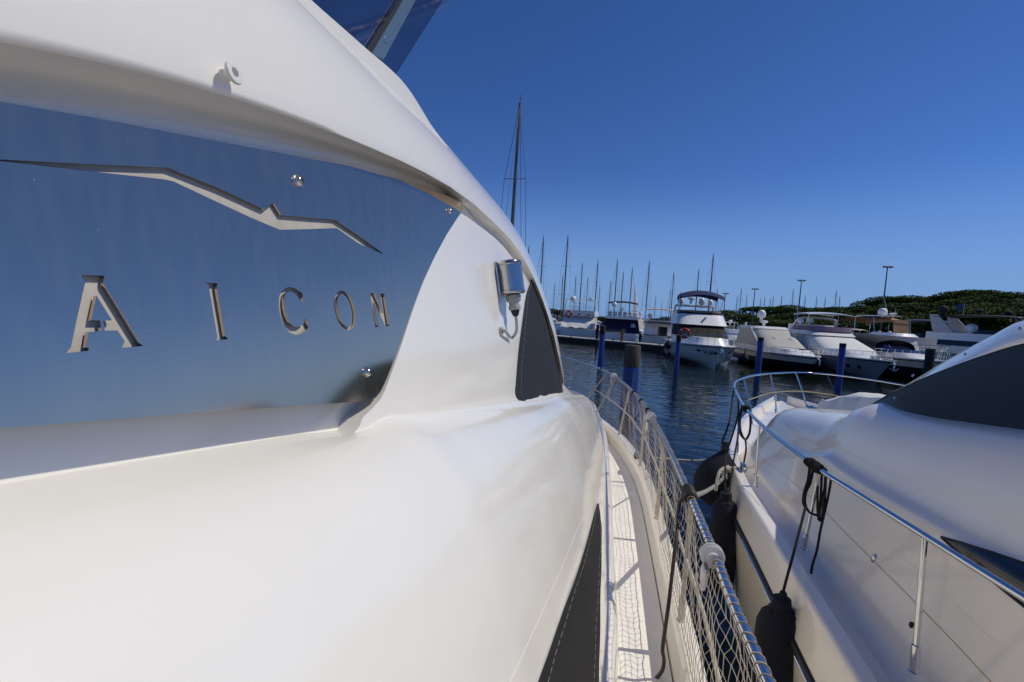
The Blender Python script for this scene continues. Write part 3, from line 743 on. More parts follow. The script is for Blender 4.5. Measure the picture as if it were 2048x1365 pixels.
# windscreen frame (coachroof) and the dark cover under it
OA = [(1690, 842), (1745, 812), (1790, 784), (1845, 750), (1900, 717), (1975, 677), (2048, 641), (2110, 645), (2180, 680), (2260, 735), (2420, 830)]
IA = [(1690, 848), (1745, 807), (1800, 778), (1845, 757), (1900, 735), (1975, 708), (2048, 687), (2110, 682), (2180, 706), (2260, 750), (2420, 842)]
PXs = list(range(1690, 2421, 20)); fr_ = MB(); rows = []
for t in [k / 8 for k in range(9)]:
    row = []
    for px in PXs:
        o, i = interp(OA, px), interp(IA, px); gap = max(0.5, i - o)
        bul = .05 * math.sin(math.pi * t) ** .7 * min(1, gap / 40)
        row.append(on_x(px, i - gap * t, XT + .03 + .16 * t - bul))
    rows.append(row)
CW = [max(-1.6, min(1, 1 - (px - 2060) / 110)) for px in PXs]      # the roof falls away behind the windscreen
roof = [[p + Vector((.10, 0, .018 * c)) for p, c in zip(rows[-1], CW)], [p + Vector((.35, -.05, .05 * c)) for p, c in zip(rows[-1], CW)], [Vector((NC, p.y - .1, p.z + .075 * c)) for p, c in zip(rows[-1], CW)]]
fr_.loft(rows + roof); fr_.loft([[mir(p) for p in r] for r in rows + roof], flip=True)
frame = nb.part("windscreen_frame", fr_, M["gelcoat_cream"], angle=50)
wc_ = MB(); rows = []
GBx = [(1690, 846)] + GB
for t in [k / 6 for k in range(7)]:
    row = []
    for px in PXs:
        a_, b_ = interp(GBx, px), interp(IA, px); a_ = max(a_, b_ + .5)
        row.append(on_x(px, b_ + 1.5 + (a_ - b_) * t, XT + .035 - .02 * t))
    rows.append(row)
wc_.sheet(rows, (.01, 0, 0)); wc2 = MB(); wc2.sheet([[mir(p) for p in r] for r in rows], (-.01, 0, 0)); nb.part("windscreen_cover", wc2, M["navy_cover"], frame)
wcov = nb.part("windscreen_cover", wc_, M["navy_cover"], frame)
for px, py in [(1826, 756), (1931, 713), (1790, 800), (1888, 1072), (2040, 662)]:
    if py > 1000: continue
    sp = MB(); p = on_x(px, py - 4, XT + .005); sp.lathe(p, (-1, 0, .3), [(.011, 0), (.011, .004), (.006, .007), (.001, .008)], 10)
    nb.part("snap_fastener", sp, M["screw_steel"], frame)
# triangular side window low in the trunk
def patch_n(polyL, polyR, n, m, off):
    rows = []
    for i in range(n + 1):
        t = i / n; a = [interp([(k / (len(polyL) - 1), p[q]) for k, p in enumerate(polyL)], t) for q in (0, 1)]; b = [interp([(k / (len(polyR) - 1), p[q]) for k, p in enumerate(polyR)], t) for q in (0, 1)]
        rows.append([hit(tk_bvh, a[0] + (b[0] - a[0]) * j / m, a[1] + (b[1] - a[1]) * j / m, off)[0] for j in range(m + 1)])
    return rows
rows = patch_n([(1886, 1075), (1960, 1099), (2050, 1129), (2200, 1170)], [(1888, 1078), (1945, 1128), (2048, 1212), (2200, 1330)], 12, 6, .006)
if all(p is not None for r in rows for p in r):
    tw = MB(); tw.loft(rows); tw.loft([[p + Vector((.012, 0, 0)) for p in r] for r in rows], flip=True)
    win = nb.part("side_window", tw, M["dark_glass"], trunk)
    q = [r[0] for r in rows] + [r[-1] for r in rows[::-1]]
    tf = MB(); tf.tube(q + [q[0]], .007, 6); nb.part("window_seal", tf, M["rubber"], win)
for nm, px, py, mt, r in [("deck_light", 1748, 1118, "chrome", .020), ("vent", 1824, 1251, "rubber", .012)]:
    c, n = hit(tk_bvh, px, py)
    if c is None: continue
    l = MB(); l.lathe(c - n * .004, n, [(r, 0), (r, .008), (r * .8, .014), (r * .3, .017)], 16)
    l.v = [tuple(c + (Vector(v) - c) * 1.0 + Vector((0, 0, (v[2] - c.z) * .5))) for v in l.v]
    nb.part(nm, l, M[mt], trunk)
# bow rail
NR = []
for px, py in [(2300, 1350), (2048, 1196), (1850, 1072), (1700, 978), (1640, 940), (1560, 880), (1519, 846), (1492, 818), (1478, 796)]:
    p = on_z(px, py, -.965); NR.append(p)
bow_ = [on_z(1469, 772, -.92), on_z(1478, 761, -.90), on_z(1510, 751, -.88), on_z(1560, 746.5, -.87), on_z(1610, 746, -.87), on_z(1660, 749.5, -.87), on_z(1720, 757, -.88)]
first = NR[0] + (NR[0] - NR[1]).normalized() * 3.0
port_rail = [first] + NR + bow_
stb = [on_z(1790, 768, -.90), on_z(1900, 790, -.94)]
stb.append(stb[-1] + Vector((.05, -4, -.02)))
full = spline(port_rail + stb, 8)
nrail = MB(); nrail.tube(full, .0165, 14); nrail_o = nb.part("bow_rail", nrail, M["chrome"])
def rail_near(p):
    return min(full, key=lambda q: (q - p).length)
def rail_pix(px):
    """point of the port rail that shows at column px"""
    return min(full[:80], key=lambda q: abs(proj(q)[0] - px))
def proj(p):
    d = Vector(p) - CAM; z = d.dot(Fw); return (W / 2 + F * d.dot(Rt) / z, H / 2 - F * d.dot(Up) / z)
for bx, by, tx, ty in [(1828, 1345, 1858, 1082), (1608, 1098, 1640, 940), (1511, 974, 1520, 848), (1474, 905, 1479, 800)]:
    b = on_z(bx, by, -1.605); t = min(full[:90], key=lambda q: (Vector(proj(q)) - Vector((tx, ty))).length)
    s = MB(); s.tube([b, t], .0125, 12); s.lathe(b, t - b, [(.026, 0), (.026, .004), (.0185, .007), (.0185, .125), (.013, .130)], 14)
    nb.part("stanchion", s, M["chrome"])
for bx, by, tx, ty in [(1504, 850, 1487, 757), (1553, 828, 1541, 748), (1612, 812, 1592, 746.5), (1672, 800, 1656, 749)]:
    b = on_z(bx, by, -1.46); t = min(full, key=lambda q: (Vector(proj(q)) - Vector((tx, ty))).length)
    d = (t - b); s = MB(); s.tube([b, b + d * .3 + Vector((.02, 0, 0)), t], .0125, 12); s.lathe(b, d, [(.024, 0), (.024, .004), (.0175, .007), (.0175, .10), (.013, .105)], 12)
    nb.part("stanchion", s, M["chrome"])
mid = MB(); mid.tube(spline([on_z(1494, 801, -1.18), on_z(1545, 786, -1.16), on_z(1600, 783, -1.16), on_z(1650, 788, -1.18), on_z(1700, 797, -1.2)], 8), .008, 8); nb.part("middle_rail", mid, M["gold_wire"])
gwv = MB(); q = [on_z(px, py, -1.33) for px, py in [(2010, 1395), (1860, 1235), (1700, 1075), (1610, 985), (1515, 908), (1490, 878), (1479, 850)]]
gwv.tube(spline(q, 4), .0028, 6); nb.part("lifeline", gwv, M["gold_wire"])
# cleat on the gunwale
c = on_z(1487, 938, -1.585); cl = MB(); cl.tube([c + Vector((-.01, -.09, .03)), c + Vector((0, -.03, .045)), c + Vector((0, .03, .045)), c + Vector((-.01, .09, .03))], [.012, .02, .02, .012], 10)
cl.box(c + Vector((0, 0, .01)), (.05, .1, .05)); nb.part("cleat", cl, M["chrome"])
# windlass on the foredeck
wl_ = MB(); g = on_z(1628, 822, -1.4); wl_.bbox(g, (.16, .22, .14), .02); wl_.lathe(g + Vector((-.12, 0, .03)), (1, 0, 0), [(.06, 0), (.07, .01), (.05, .03), (.05, .06), (.07, .08), (.05, .09)], 14); wl_.tube([g + Vector((.1, 0, .05)), g + Vector((.12, 0, .22))], .02, 8)
nb.part("windlass", wl_, M["chrome"])
# folded cloth on the cabin top
def soft(px0, py0):
    pass
base = on_z(1690, 818, -.98); sc_ = MB(); rows = []; rg = random.Random(5)
for i in range(13):
    u = i / 12; row = []
    for j in range(11):
        v = j / 10
        p = on_z(1632, 812, -1.10).lerp(on_z(1752, 800, -.80), u) + Vector((.75, .55, .02)) * (v) * (.6 + .4 * u)
        hgt = .12 * math.sin(math.pi * min(1, .12 + v)) * math.sin(math.pi * min(1, .15 + u * .8)) + .018 * math.sin(u * 17 + v * 5) * math.sin(v * 9 + u * 3)
        if v == 0: hgt = -.10 + .02 * math.sin(u * 14)
        row.append(p + Vector((0, 0, hgt)))
    rows.append(row)
sc_.sheet(rows, (0, 0, -.012))
solo("sunpad_cover", sc_, M["cover_white"], base, "crumpled white cloth cover lying on the foredeck beside the windscreen", "cover")
# ------------------------------------------------------------------ fenders, ropes and rail fittings
def P3(px, py, D): return at_depth(px, py, D)
# teardrop fender at the neighbour's bow
def dcam(p): return (Vector(p) - CAM).dot(f0)
D1 = 5.1
fc = P3(1438, 952, D1); fd = MB()
axis = (P3(1452, 890, D1) - fc).normalized(); L_f = .62
fd.lathe(fc - axis * .34, axis, [(.02, 0), (.10, .012), (.185, .06), (.238, .14), (.255, .24), (.245, .34), (.205, .44), (.14, .52), (.08, .58), (.045, .62), (.035, .65)], 28)
f1 = Thing("fender", fc - axis * .34, "round dark blue cloth covered fender hanging at the bow of the yacht alongside", "fender", "fenders of the yacht alongside")
f1.part("fender_body", fd, M["fender_cloth"])
eye = MB(); eye.lathe(fc + axis * .31, axis, [(.045, 0), (.05, .015), (.03, .05), (.028, .09)], 12); f1.part("fender_eye", eye, M["rubber"])
def cyl_fender(top_px, D, r, length, lab, knot=True):
    t = P3(*top_px, D); ax = Vector((.02, 0, -1)).normalized(); m = MB()
    m.lathe(t, ax, [(.02, -.06), (.05, -.05), (.055, 0), (r * .55, .035), (r * .82, .07), (r * .97, .13), (r, .2), (r, length * .5), (r, length - .2), (r * .97, length - .13), (r * .75, length - .05), (r * .3, length)], 28)
    th = Thing("fender", t + ax * length, lab, "fender", "fenders of the yacht alongside")
    th.part("fender_body", m, M["fender_cloth"])
    rf = MB()
    rg = random.Random(int(top_px[0]))
    for k in range(9):
        a = k * .7; q = t + ax * .05 + Vector((math.cos(a), math.sin(a), 0)) * r * .5
        rf.ball(q + Vector((0, 0, rg.uniform(0, .02))), .022, .022, .016, 8, 5)
    rf.tube([t + ax * .01, t - ax * .08], [.03, .016], 8)
    th.part("gathered_hood", rf, M["black_rope"])
    return t
t2 = cyl_fender((1452, 996), 4.35, .125, .95, "long dark blue fender hanging between the hulls just below the round fender")
t3 = cyl_fender((1563, 1212), 2.72, .135, .95, "nearest dark blue fender hanging from the black rope bundle on the rail")
# ropes ---------------------------------------------------------------
def rope(name, pts, r, mt, lab, cat, group=None, n=7, sub=6, extra=None):
    m = MB(); m.tube(spline(pts, sub), r, n)
    if extra: extra(m)
    return solo(name, m, M[mt], pts[-1], lab, cat, group)
eyep = fc + axis * .40
r1 = rail_pix(1471)
rope("fender_line", [r1 + Vector((0, 0, .02)), r1 + Vector((-.03, -.02, -.05)), P3(1459, 842, 5.3), P3(1444, 886, D1), eyep], .011, "black_rope", "thin black rope holding the round fender from the bow rail", "rope")
def loops(m, at, spread, coils, r):
    t = (rail_near(at + spread) - rail_near(at - spread)).normalized(); a = t.orthogonal().normalized(); b = t.cross(a); q = []
    for k in range(coils * 10 + 1):
        ph = 2 * math.pi * k / 10; q.append(at + t * (k / (coils * 10) - .5) * spread.length * 2 + (a * math.cos(ph) + b * math.sin(ph)) * (.0165 + r * .9))
    m.tube(q, r, 6)
rb = rail_pix(1492)
def black_loop():
    m = MB(); r = .013
    loops(m, rb, Vector((0, .05, 0)), 4, r)
    A_ = [rb, P3(1486, 812, 5.5), P3(1480, 840, 5.5), P3(1482, 866, 5.5), P3(1491, 879, 5.5), P3(1499, 866, 5.5), P3(1501, 840, 5.5), P3(1497, 812, 5.5), rb]
    m.tube(spline(A_, 6), r, 8)
    m.tube(spline([rb, P3(1484, 815, 5.52), P3(1478, 842, 5.52), P3(1481, 868, 5.52), P3(1492, 882, 5.52)], 6), r, 8)
    m.tube(spline([P3(1491, 880, 5.51), P3(1492, 900, 5.5), P3(1487, 930, 5.5)], 6), r * .8, 8)
    solo("rope_loop", m, M["black_rope"], P3(1491, 879, 5.5), "black rope loop hanging from the bow rail beside the round fender", "rope")
black_loop()
rope("fender_line", [rail_pix(1479) + Vector((-.02, 0, 0)), P3(1476, 830, 5.3), P3(1462, 880, 5.0), P3(1453, 905, 4.9), P3(1450, 955, 4.5), P3(1452, 990, 4.36)], .010, "black_rope", "black rope running down from the bow rail to the long fender", "rope")
rope("fender_line", [rail_pix(1488) + Vector((-.02, 0, 0)), P3(1478, 860, 5.0), P3(1466, 930, 4.7), P3(1458, 990, 4.4)], .009, "black_rope", "black rope crossing in front of the cleat at the bow", "rope")
# bundle on the rail near the middle
rb2 = rail_pix(1632)
def bundle():
    m = MB(); r = .0085
    t = (rail_near(rb2 + Vector((0, .2, 0))) - rail_near(rb2 - Vector((0, .2, 0)))).normalized()
    for o, c in ((.05, 4), (-.05, 3)):
        a = t.orthogonal().normalized(); b = t.cross(a); q = []
        for k in range(c * 10 + 1):
            ph = 2 * math.pi * k / 10; q.append(rb2 + t * (o + (k / (c * 10) - .5) * .09) + (a * math.cos(ph) + b * math.sin(ph)) * (.0165 + r * 1.1 + .006 * math.sin(k * .9)))
        m.tube(q, r * 1.25, 7)
    D = dcam(rb2) - .03
    def pp(l): return [P3(x, y, D - .02 * i % .05) for i, (x, y) in enumerate(l)]
    for l, k in [([(1620, 935), (1616, 962), (1609, 985), (1607, 1005), (1613, 1020)], 1.2), ([(1627, 935), (1621, 965), (1612, 985), (1610, 1008), (1618, 1024), (1630, 1030), (1640, 1033)], 1),
                 ([(1640, 940), (1636, 965), (1635, 1000), (1636, 1030), (1640, 1042), (1645, 1030), (1650, 990), (1652, 945)], 1), ([(1652, 945), (1649, 980), (1641, 1015), (1637, 1040)], 1.1), ([(1644, 942), (1642, 985), (1639, 1030)], 1),
                 ([(1663, 953), (1658, 985), (1648, 1030), (1640, 1065), (1634, 1100), (1625, 1130), (1622, 1148)], 1)]:
        m.tube(spline(pp(l), 6), r * k, 8)
    solo("rope_bundle", m, M["black_rope"], rb2, "bundle of black rope wrapped on the near rail with hanging loops", "rope")
bundle()
D2 = dcam(rb2) - .06
rope("fender_line", [P3(1612, 1010, D2), P3(1602, 1050, D2 - .1), P3(1585, 1115, D2 - .22), P3(1570, 1170, 2.78), P3(1563, 1200, 2.74), t3 + Vector((0, 0, .05))], .0085, "black_rope", "taut black rope from the rope bundle down to the nearest fender", "rope", extra=lambda m: (m.ball(P3(1566, 1190, 2.74), .024, .02, .03, 8, 6), m.ball(P3(1564, 1206, 2.73), .02, .02, .02, 8, 6)))
# white mooring rope at the neighbour's cleat
def moor():
    m = MB(); r = .016
    def twist(pts, R):
        s = spline(pts, 10); 
        for ph0 in (0, 2.1, 4.2):
            q = []
            for i, p in enumerate(s):
                t = (s[min(i + 1, len(s) - 1)] - s[max(i - 1, 0)]).normalized(); a = t.orthogonal().normalized(); b = t.cross(a); ph = i * .55 + ph0
                q.append(p + (a * math.cos(ph) + b * math.sin(ph)) * R * .55)
            m.tube(q, R * .58, 6)
    D = 4.95
    twist([P3(1490, 944, D + .1), P3(1478, 938, D + .05), P3(1465, 936, D), P3(1452, 938, D - .05)], r)
    twist([P3(1488, 949, D + .1), P3(1472, 947, D), P3(1456, 944, D - .03), P3(1448, 950, D - .05)], r)
    twist([P3(1458, 934, D), P3(1448, 938, D - .06), P3(1446, 950, D - .08), P3(1454, 957, D - .05), P3(1462, 948, D - .02), P3(1455, 938, D - .06)], r * 1.1)
    twist([P3(1450, 936, D - .05), P3(1440, 943, D - .12), P3(1435, 957, D - .18), P3(1433, 970, D - .2), P3(1431, 981, D - .2)], r)
    solo("mooring_rope", m, M["white_rope"], P3(1490, 944, D), "white twisted rope knotted at the cleat with a hanging end", "rope")
moor()
rope("mooring_line", [P3(1452, 950, 4.9), P3(1435, 968, 4.4), P3(1412, 983, 3.6), rail_p(on_z(1392, 1000, -.93).y) + Vector((.02, 0, -.01))], .016, "grey_rope", "stiff grey rope stretched across the gap between the two yachts", "rope")
rope("mooring_line", [rail_p(4.1) + Vector((.02, 0, -.3)), P3(1380, 921, 5.4), P3(1410, 920, 6.0), P3(1460, 915, 6.0)], .008, "grey_rope", "thin grey line low above the water behind the round fender", "rope")
# hose hanging from our own rail down to the deck
def hose():
    m = MB(); Yh = on_z(1376, 988, -.905).y; c = rail_p(Yh)
    q = []
    for k in range(61):
        ph = 2 * math.pi * k / 12; q.append(c + Vector((math.cos(ph) * .028, (k / 60 - .5) * .14, math.sin(ph) * .028)))
    m.tube(q, .0095, 8)
    p = [c + Vector((-.03, -.03, 0)), on_z(1359, 1010, -.97), on_z(1352, 1080, -1.09), on_z(1344, 1150, -1.22), on_z(1337, 1210, -1.33), on_z(1330, 1260, -1.44), on_z(1325, 1300, -1.53), on_z(1328, 1320, -1.585), on_z(1324, 1342, -1.64), on_z(1308, 1362, -1.70), on_z(1285, 1385, -1.712), on_z(1255, 1420, -1.712)]
    m.tube(spline(p, 8), .0088, 10)
    solo("shore_hose", m, M["brown_hose"], p[-1], "dark brown cable coiled on the netted rail and trailing down to the side deck", "cable")
hose()
# short black ties on our rail
def tie(px, py, tail, lab):
    m = MB(); c = on_z(px, py, -.905); c = rail_p(c.y); q = []
    for k in range(31):
        ph = 2 * math.pi * k / 12; q.append(c + Vector((math.cos(ph) * .0215, (k / 30 - .5) * .05, math.sin(ph) * .0215)))
    m.tube(q, .0055, 6)
    D = dcam(c); pts = [c + Vector((-.02, -.01, -.01))] + [P3(x, y, D) for x, y in tail]
    m.tube(spline(pts, 6), .005, 6)
    solo("black_tie", m, M["black_rope"], c, lab, "tie", "black ties on the netted rail")
tie(1203, 739, [(1199, 765), (1193, 790), (1186, 815), (1182, 830)], "farthest black tie on the netted rail, its tail reaching down to the bulwark")
tie(1270, 786, [(1266, 798), (1263, 812), (1259, 822)], "short black tie on the netted rail in front of the wooden pile")
tie(1284, 803, [(1281, 815), (1277, 830), (1269, 842)], "thick black tie on the netted rail just behind the second white disc clip")
tie(1303, 822, [(1298, 860), (1296, 900), (1292, 930), (1287, 952)], "black tie with a long tail hanging down inside the net below a white disc clip")
# white plastic disc clips on the rail
def disc_clip(px, py, lab, s=1.0, tail=1):
    c = rail_p(on_z(px, py, -.905).y); t = (rail_p(c.y + .1) - rail_p(c.y - .1)).normalized()
    th = Thing("disc_clip", c, lab, "rail clip", "white plastic clips on the netted rail")
    m = MB(); e = c + Vector((-.012, 0, .002))
    for o in (-.012, .012):
        m.lathe(e + t * (o - .004), t, [(.019, 0), (.046 * s, .0005), (.052 * s, .003), (.052 * s, .006), (.046 * s, .009), (.019, .0095)], 30)
    m.lathe(e - t * .03, t, [(.017, 0), (.0215, .001), (.0215, .06), (.017, .061)], 20)
    th.part("disc", m, M["plastic_white"])
    b = MB(); d = e + Vector((-.028, -.035, -.055 * s)); b.bbox(d + Vector((0, 0, -.018)), (.022, .052, .085), .008, rot=Matrix.Rotation(.25, 3, 'X')); b.bbox(d + Vector((-.002, .0, -.06)), (.018, .034, .03), .006, rot=Matrix.Rotation(.25, 3, 'X'))
    th.part("lever", b, M["plastic_white"])
disc_clip(1226, 753, "farthest of the three white disc clips on the netted rail")
disc_clip(1306, 836, "middle one of the three white disc clips on the netted rail", .9)
disc_clip(1431, 1114, "nearest and largest looking of the three white disc clips on the netted rail", .86)
# ------------------------------------------------------------------ far boats, built bow towards -Y at the origin (bow at y = 0, water at z = 0)
class Boat:
    def __init__(s, label, L, B, hb, hs, cat="motor boat", group="motor boats moored across the basin", name="motor_boat"):
        s.t = Thing(name, (0, 0, 0), label, cat, group); s.L, s.B, s.hb, s.hs = L, B, hb, hs; s.bv = None
    zs = 1.0
    def part(s, name, mb, *a, **k):
        if s.zs != 1.0: mb.v = [(v[0], v[1], v[2] if v[2] <= s.hb else s.hb + (v[2] - s.hb) * s.zs) for v in mb.v]
        return s.t.part(name, mb, *a, **k)
    def place_at(s, ly, px, D, rz, sc=(1, 1, 1)):
        x, y = world_xy(px, D); r = Matrix.Rotation(rz, 3, 'Z') @ Vector((0, ly * sc[1], 0))
        s.t.root.location = (x - r.x, y - r.y, 0); s.t.root.rotation_euler = (0, 0, rz); s.t.root.scale = sc; return s
    def half(s, f): return s.B / 2 * ((1 - (1 - min(f / .46, 1)) ** 2.1) * (.985 + .015) if f < .46 else 1 - .08 * ((f - .46) / .54) ** 2)
    def sheer(s, f): return s.hb + (s.hs - s.hb) * min(1, f * 1.25) ** .75
    def hull(s, mat_, boot=None, rake=.11, strip=None):  # boot: material of the painted shade band on the lower hull
        FS = [0, .012, .03, .06, .10, .15, .21, .28, .36, .46, .6, .75, .9, 1.0]; rows = []
        for f in FS:
            b, z = s.half(f), s.sheer(f); r = rake * s.L * (1 - f) ** 3; sec = []
            for k, (q, bz) in enumerate([(0, -.35), (.55 + .25 * min(1, f * 2), .18), (.74 + .2 * min(1, f * 2), .30), (.86 + .12 * min(1, f * 2), .62), (.97, .93), (1.0, 1.0)]):
                zz_ = bz if k == 0 else z * bz
                sec.append(Vector((b * q, s.L * f + r * (1 - max(0, zz_) / z), zz_)))
            rows.append([Vector((-p.x, p.y, p.z)) for p in sec[::-1]] + sec[1:])
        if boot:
            k0 = 2; bm_ = MB(); bm_.loft([[p + Vector(((-.015 if p.x < 0 else .015) if abs(p.x) > .01 else 0, -.012, 0)) for p in r[k0:-k0]] for r in rows])  # shadow under the flare and dark reflections, painted as a dark band
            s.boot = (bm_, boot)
        m = MB(); m.loft(rows); m.f.append(tuple(range(len(m.v) - len(rows[0]), len(m.v))))
        s.bv = m.bvh(); s.h = s.part("hull", m, mat_, angle=50)
        if boot: s.part("hull_shade_band", s.boot[0], boot, s.h, angle=50)
        if strip:
            for sg in (-1, 1): s.part("rub_rail", MB().tube([Vector((sg * (s.half(f) + .01), s.L * f, s.sheer(f) - .10)) for f in FS], .035, 6), strip, s.h)
        d = MB(); d.loft([[Vector((x * s.half(f) * .985, s.L * f + .02, s.sheer(f) - .04 + .06 * (1 - abs(x)))) for x in (-1, -.6, 0, .6, 1)] for f in FS], flip=True)
        s.part("deck", d, M["boat_white"])
        for sg in (-1, 1): s.part("toe_rail", MB().tube([Vector((sg * s.half(f) * .985, s.L * f, s.sheer(f) + .0)) for f in FS], .05, 6), M["boat_white"])
        return s
    def outline(s, yf, yb, w, r, z, n=9, rear=.92, p=.62):
        pts = []
        for k in range(n + 1):
            a = math.pi / 2 * k / n; pts.append((w * math.sin(a) ** p, yf + r * (1 - math.cos(a) ** p)))
        right = [Vector((x, y, z)) for x, y in pts] + [Vector((w, (yf + r + yb) / 2, z)), Vector((w * rear, yb, z))]
        return [Vector((-q.x, q.y, q.z)) for q in right[::-1]] + right[1:]
    def band(s, name, a, b, mat_, parent=None, cap=False, angle=35, grow=0):
        m = MB(); A, Bb = s.outline(*a), s.outline(*b); mid = [p.lerp(q, .5) for p, q in zip(A, Bb)]
        m.loft([A, mid, Bb], ring=True)
        if cap: m.f.append(tuple(len(m.v) - len(A) + k for k in range(len(A))))
        return s.part(name, m, mat_, parent, angle=angle)
    def rail(s, f1=.62, h=.62, mat_=None, n=9, mid=True):
        mt = mat_ or M["chrome"]
        for sg in (-1, 1):
            m = MB()
            P = [Vector((sg * s.half(f) * .93, s.L * f - .12 * (1 - f / f1), s.sheer(f) + h * (1 - .25 * f / f1))) for f in [f1 * k / 16 for k in range(17)]]
            m.tube(P, .018, 6)
            if mid: m.tube([p - Vector((0, 0, h * .45)) for p in P], .008, 5)
            for k in range(1, 17, max(1, 16 // n)):
                f = f1 * k / 16; m.tube([Vector((sg * s.half(f) * .95, s.L * f, s.sheer(f))), P[k]], .014, 5)
            s.part("bow_rail", m, mt)
    def dome(s, x, y, z, r, name="radar_dome", mt="boat_white"):
        m = MB(); m.lathe((x, y, z), (0, 0, 1), [(r * .35, -.25), (r * .35, 0), (r * .85, .02), (r, r * .5), (r * .98, r * 1.0), (r * .8, r * 1.45), (r * .4, r * 1.72), (.01, r * 1.8)], 16); s.part(name, m, M[mt])
    def bimini(s, y0, y1, w, z, mt, crown=.22, droop=.16, name="bimini_top", legs=None, lm="chrome", z0=None):
        rows = []
        for i in range(9):
            u = i / 8; rows.append([Vector((w * x, y0 + (y1 - y0) * u, z + crown * (1 - x * x) - droop * (2 * abs(u - .5)) ** 2.4)) for x in [k / 6 - 1 for k in range(13)]])
        m = MB(); m.sheet(rows, (0, 0, -.05)); o = s.part(name, m, M[mt])
        if legs:
            for sg in (-1, 1):
                for a, b in legs: s.part("bimini_leg", MB().tube([Vector((sg * w * .97, a, z0)), Vector((sg * w * .98, b, z - .05))], .02, 6), M[lm], o)
        return o
    def antenna(s, x, y, z, h, lean=0): 
        m = MB(); m.tube([(x, y, z), (x, y + lean, z + h)], [.022, .006], 5); s.part("antenna", m, M["boat_white"])
    def radar(s, x, y, z):
        m = MB(); m.lathe((x, y, z), (0, 0, 1), [(.12, -.3), (.12, 0), (.28, .03), (.33, .10), (.30, .18), (.1, .22)], 16); s.part("radar_scanner", m, M["boat_white"])
    def fender(s, f, sg, mt="navy_cover", r=.16, n=1):
        m = MB(); x = sg * (s.half(f) + .06); y = s.L * f; z = s.sheer(f)
        m.lathe((x + sg * r * .7, y, z - .55), (0, 0, -1), [(.02, 0), (r * .8, .08), (r, .2), (r, .6), (r * .8, .75), (.02, .82)], 12); m.tube([(x, y, z + .1), (x + sg * r * .7, y, z - .55)], .012, 5)
        return solo_late(m, M[mt], s, "hanging_fender")
    def place(s, X, Y, rz=0): s.t.root.location = (X, Y, 0); s.t.root.rotation_euler = (0, 0, rz); return s
def solo_late(m, mt, boat, name):
    return boat.part(name, m, mt)
def world_xy(px, D):
    d = ray(px, horizon(px)); d = Vector((d.x, d.y, 0)); d = d / d.dot(f0); return d.x * D, d.y * D

mat("hull_shaded", (.30, .32, .35), .2, coat=.4, var=.05, vscale=.6)  # a white hull in shade, the shade put into the grey
# 1 --- flybridge cruiser bow on, blue bimini, dark windscreen, brown seats, lettering at the bow
bA = Boat("large white flybridge cruiser facing the camera with a navy blue bimini and black windscreen", 15.5, 4.7, 2.0, 1.65)
bA.zs = 1.42
bA.hull(M["hull_white"], strip=M["dark_glass"]); 
bA.band("foredeck_trunk", (2.6, 9, 1.35, 2.2, 1.85), (3.2, 9, 1.15, 2.0, 2.35), M["boat_white"], cap=True)
bA.band("cabin_side", (5.0, 13, 1.95, 1.6, 1.8), (5.3, 13, 1.92, 1.6, 2.3), M["boat_white"])
ws_ = bA.band("windscreen", (5.3, 13, 1.92, 1.6, 2.3), (7.2, 13.2, 1.80, 1.5, 3.12), M["black_cloth"])
for x in (-.75, .1, .9): bA.part("wiper", MB().tube([(x, 5.55, 2.45), (x + .35, 6.5, 2.92)], .02, 5), M["rubber"], ws_)
bA.band("flybridge_front", (6.75, 13.6, 2.05, 1.7, 3.12), (8.0, 13.6, 1.9, 1.6, 3.86), M["boat_white"])
bA.band("flybridge_floor", (6.9, 13.6, 2.0, 1.7, 3.09), (6.75, 13.6, 2.05, 1.7, 3.12), M["boat_white"], cap=True)
bA.band("seating", (8.05, 12.5, 1.75, 1.4, 3.80), (8.2, 12.5, 1.72, 1.4, 4.12), M["tan_seat"], cap=True)
bA.band("wind_deflector", (7.98, 11, 1.93, 1.6, 3.86), (8.15, 11, 1.93, 1.6, 3.98), M["dark_glass"])
bA.bimini(8.2, 11.2, 1.75, 5.28, "bimini_blue", crown=.30, droop=.35, legs=[(9.6, 8.3), (9.6, 9.7), (9.8, 11.1)], z0=3.9)
ar = MB()
for sg in (-1, 1): ar.tube([(sg * 1.75, 12.8, 3.7), (sg * 1.65, 12.2, 4.5)], .09, 8)
ar.tube([(-1.65, 12.2, 4.5), (1.65, 12.2, 4.5)], .09, 8); bA.part("radar_arch", ar, M["boat_white"])
for x, r in ((-1.25, .27), (.62, .30), (1.35, .24)): bA.dome(x, 12.1, 4.62, r)
bA.radar(-.35, 12.1, 4.95); bA.rail(.60, .68)
for x in (-.1, .0, .1): bA.part("horn", MB().lathe((x, 7.2, 3.42 + x), (0, -1, .5), [(.04, 0), (.05, .1), (.09, .16)], 8), M["chrome"])
for sg in (-1, 1):
    po = MB(); q, n_ = None, None
    loc, nn_, i_, d_ = bA.bv.ray_cast(Vector((sg * 6, 2.35, 1.40)), Vector((-sg, 0, -.0)))
    if loc is not None:
        po.lathe(loc - nn_ * .03 if nn_.x * sg > 0 else loc + nn_ * .03, nn_ if nn_.x * sg > 0 else -nn_, [(.23, 0), (.23, .045), (.17, .055), (.02, .055)], 16)
        po.v = [(v[0], v[1] * 1.0 + (v[1] - loc.y) * .5, loc.z + (v[2] - loc.z) * .6) for v in po.v]; bA.part("porthole", po, M["dark_glass"], bA.h)
an = MB(); an.tube([(0, .1, 1.95), (0, -.25, 1.75), (0, -.22, 1.4)], .05, 6); an.tube([(-.2, -.18, 1.5), (0, -.25, 1.3), (.2, -.18, 1.5)], .045, 6); bA.part("anchor", an, M["chrome"])
rp = MB()
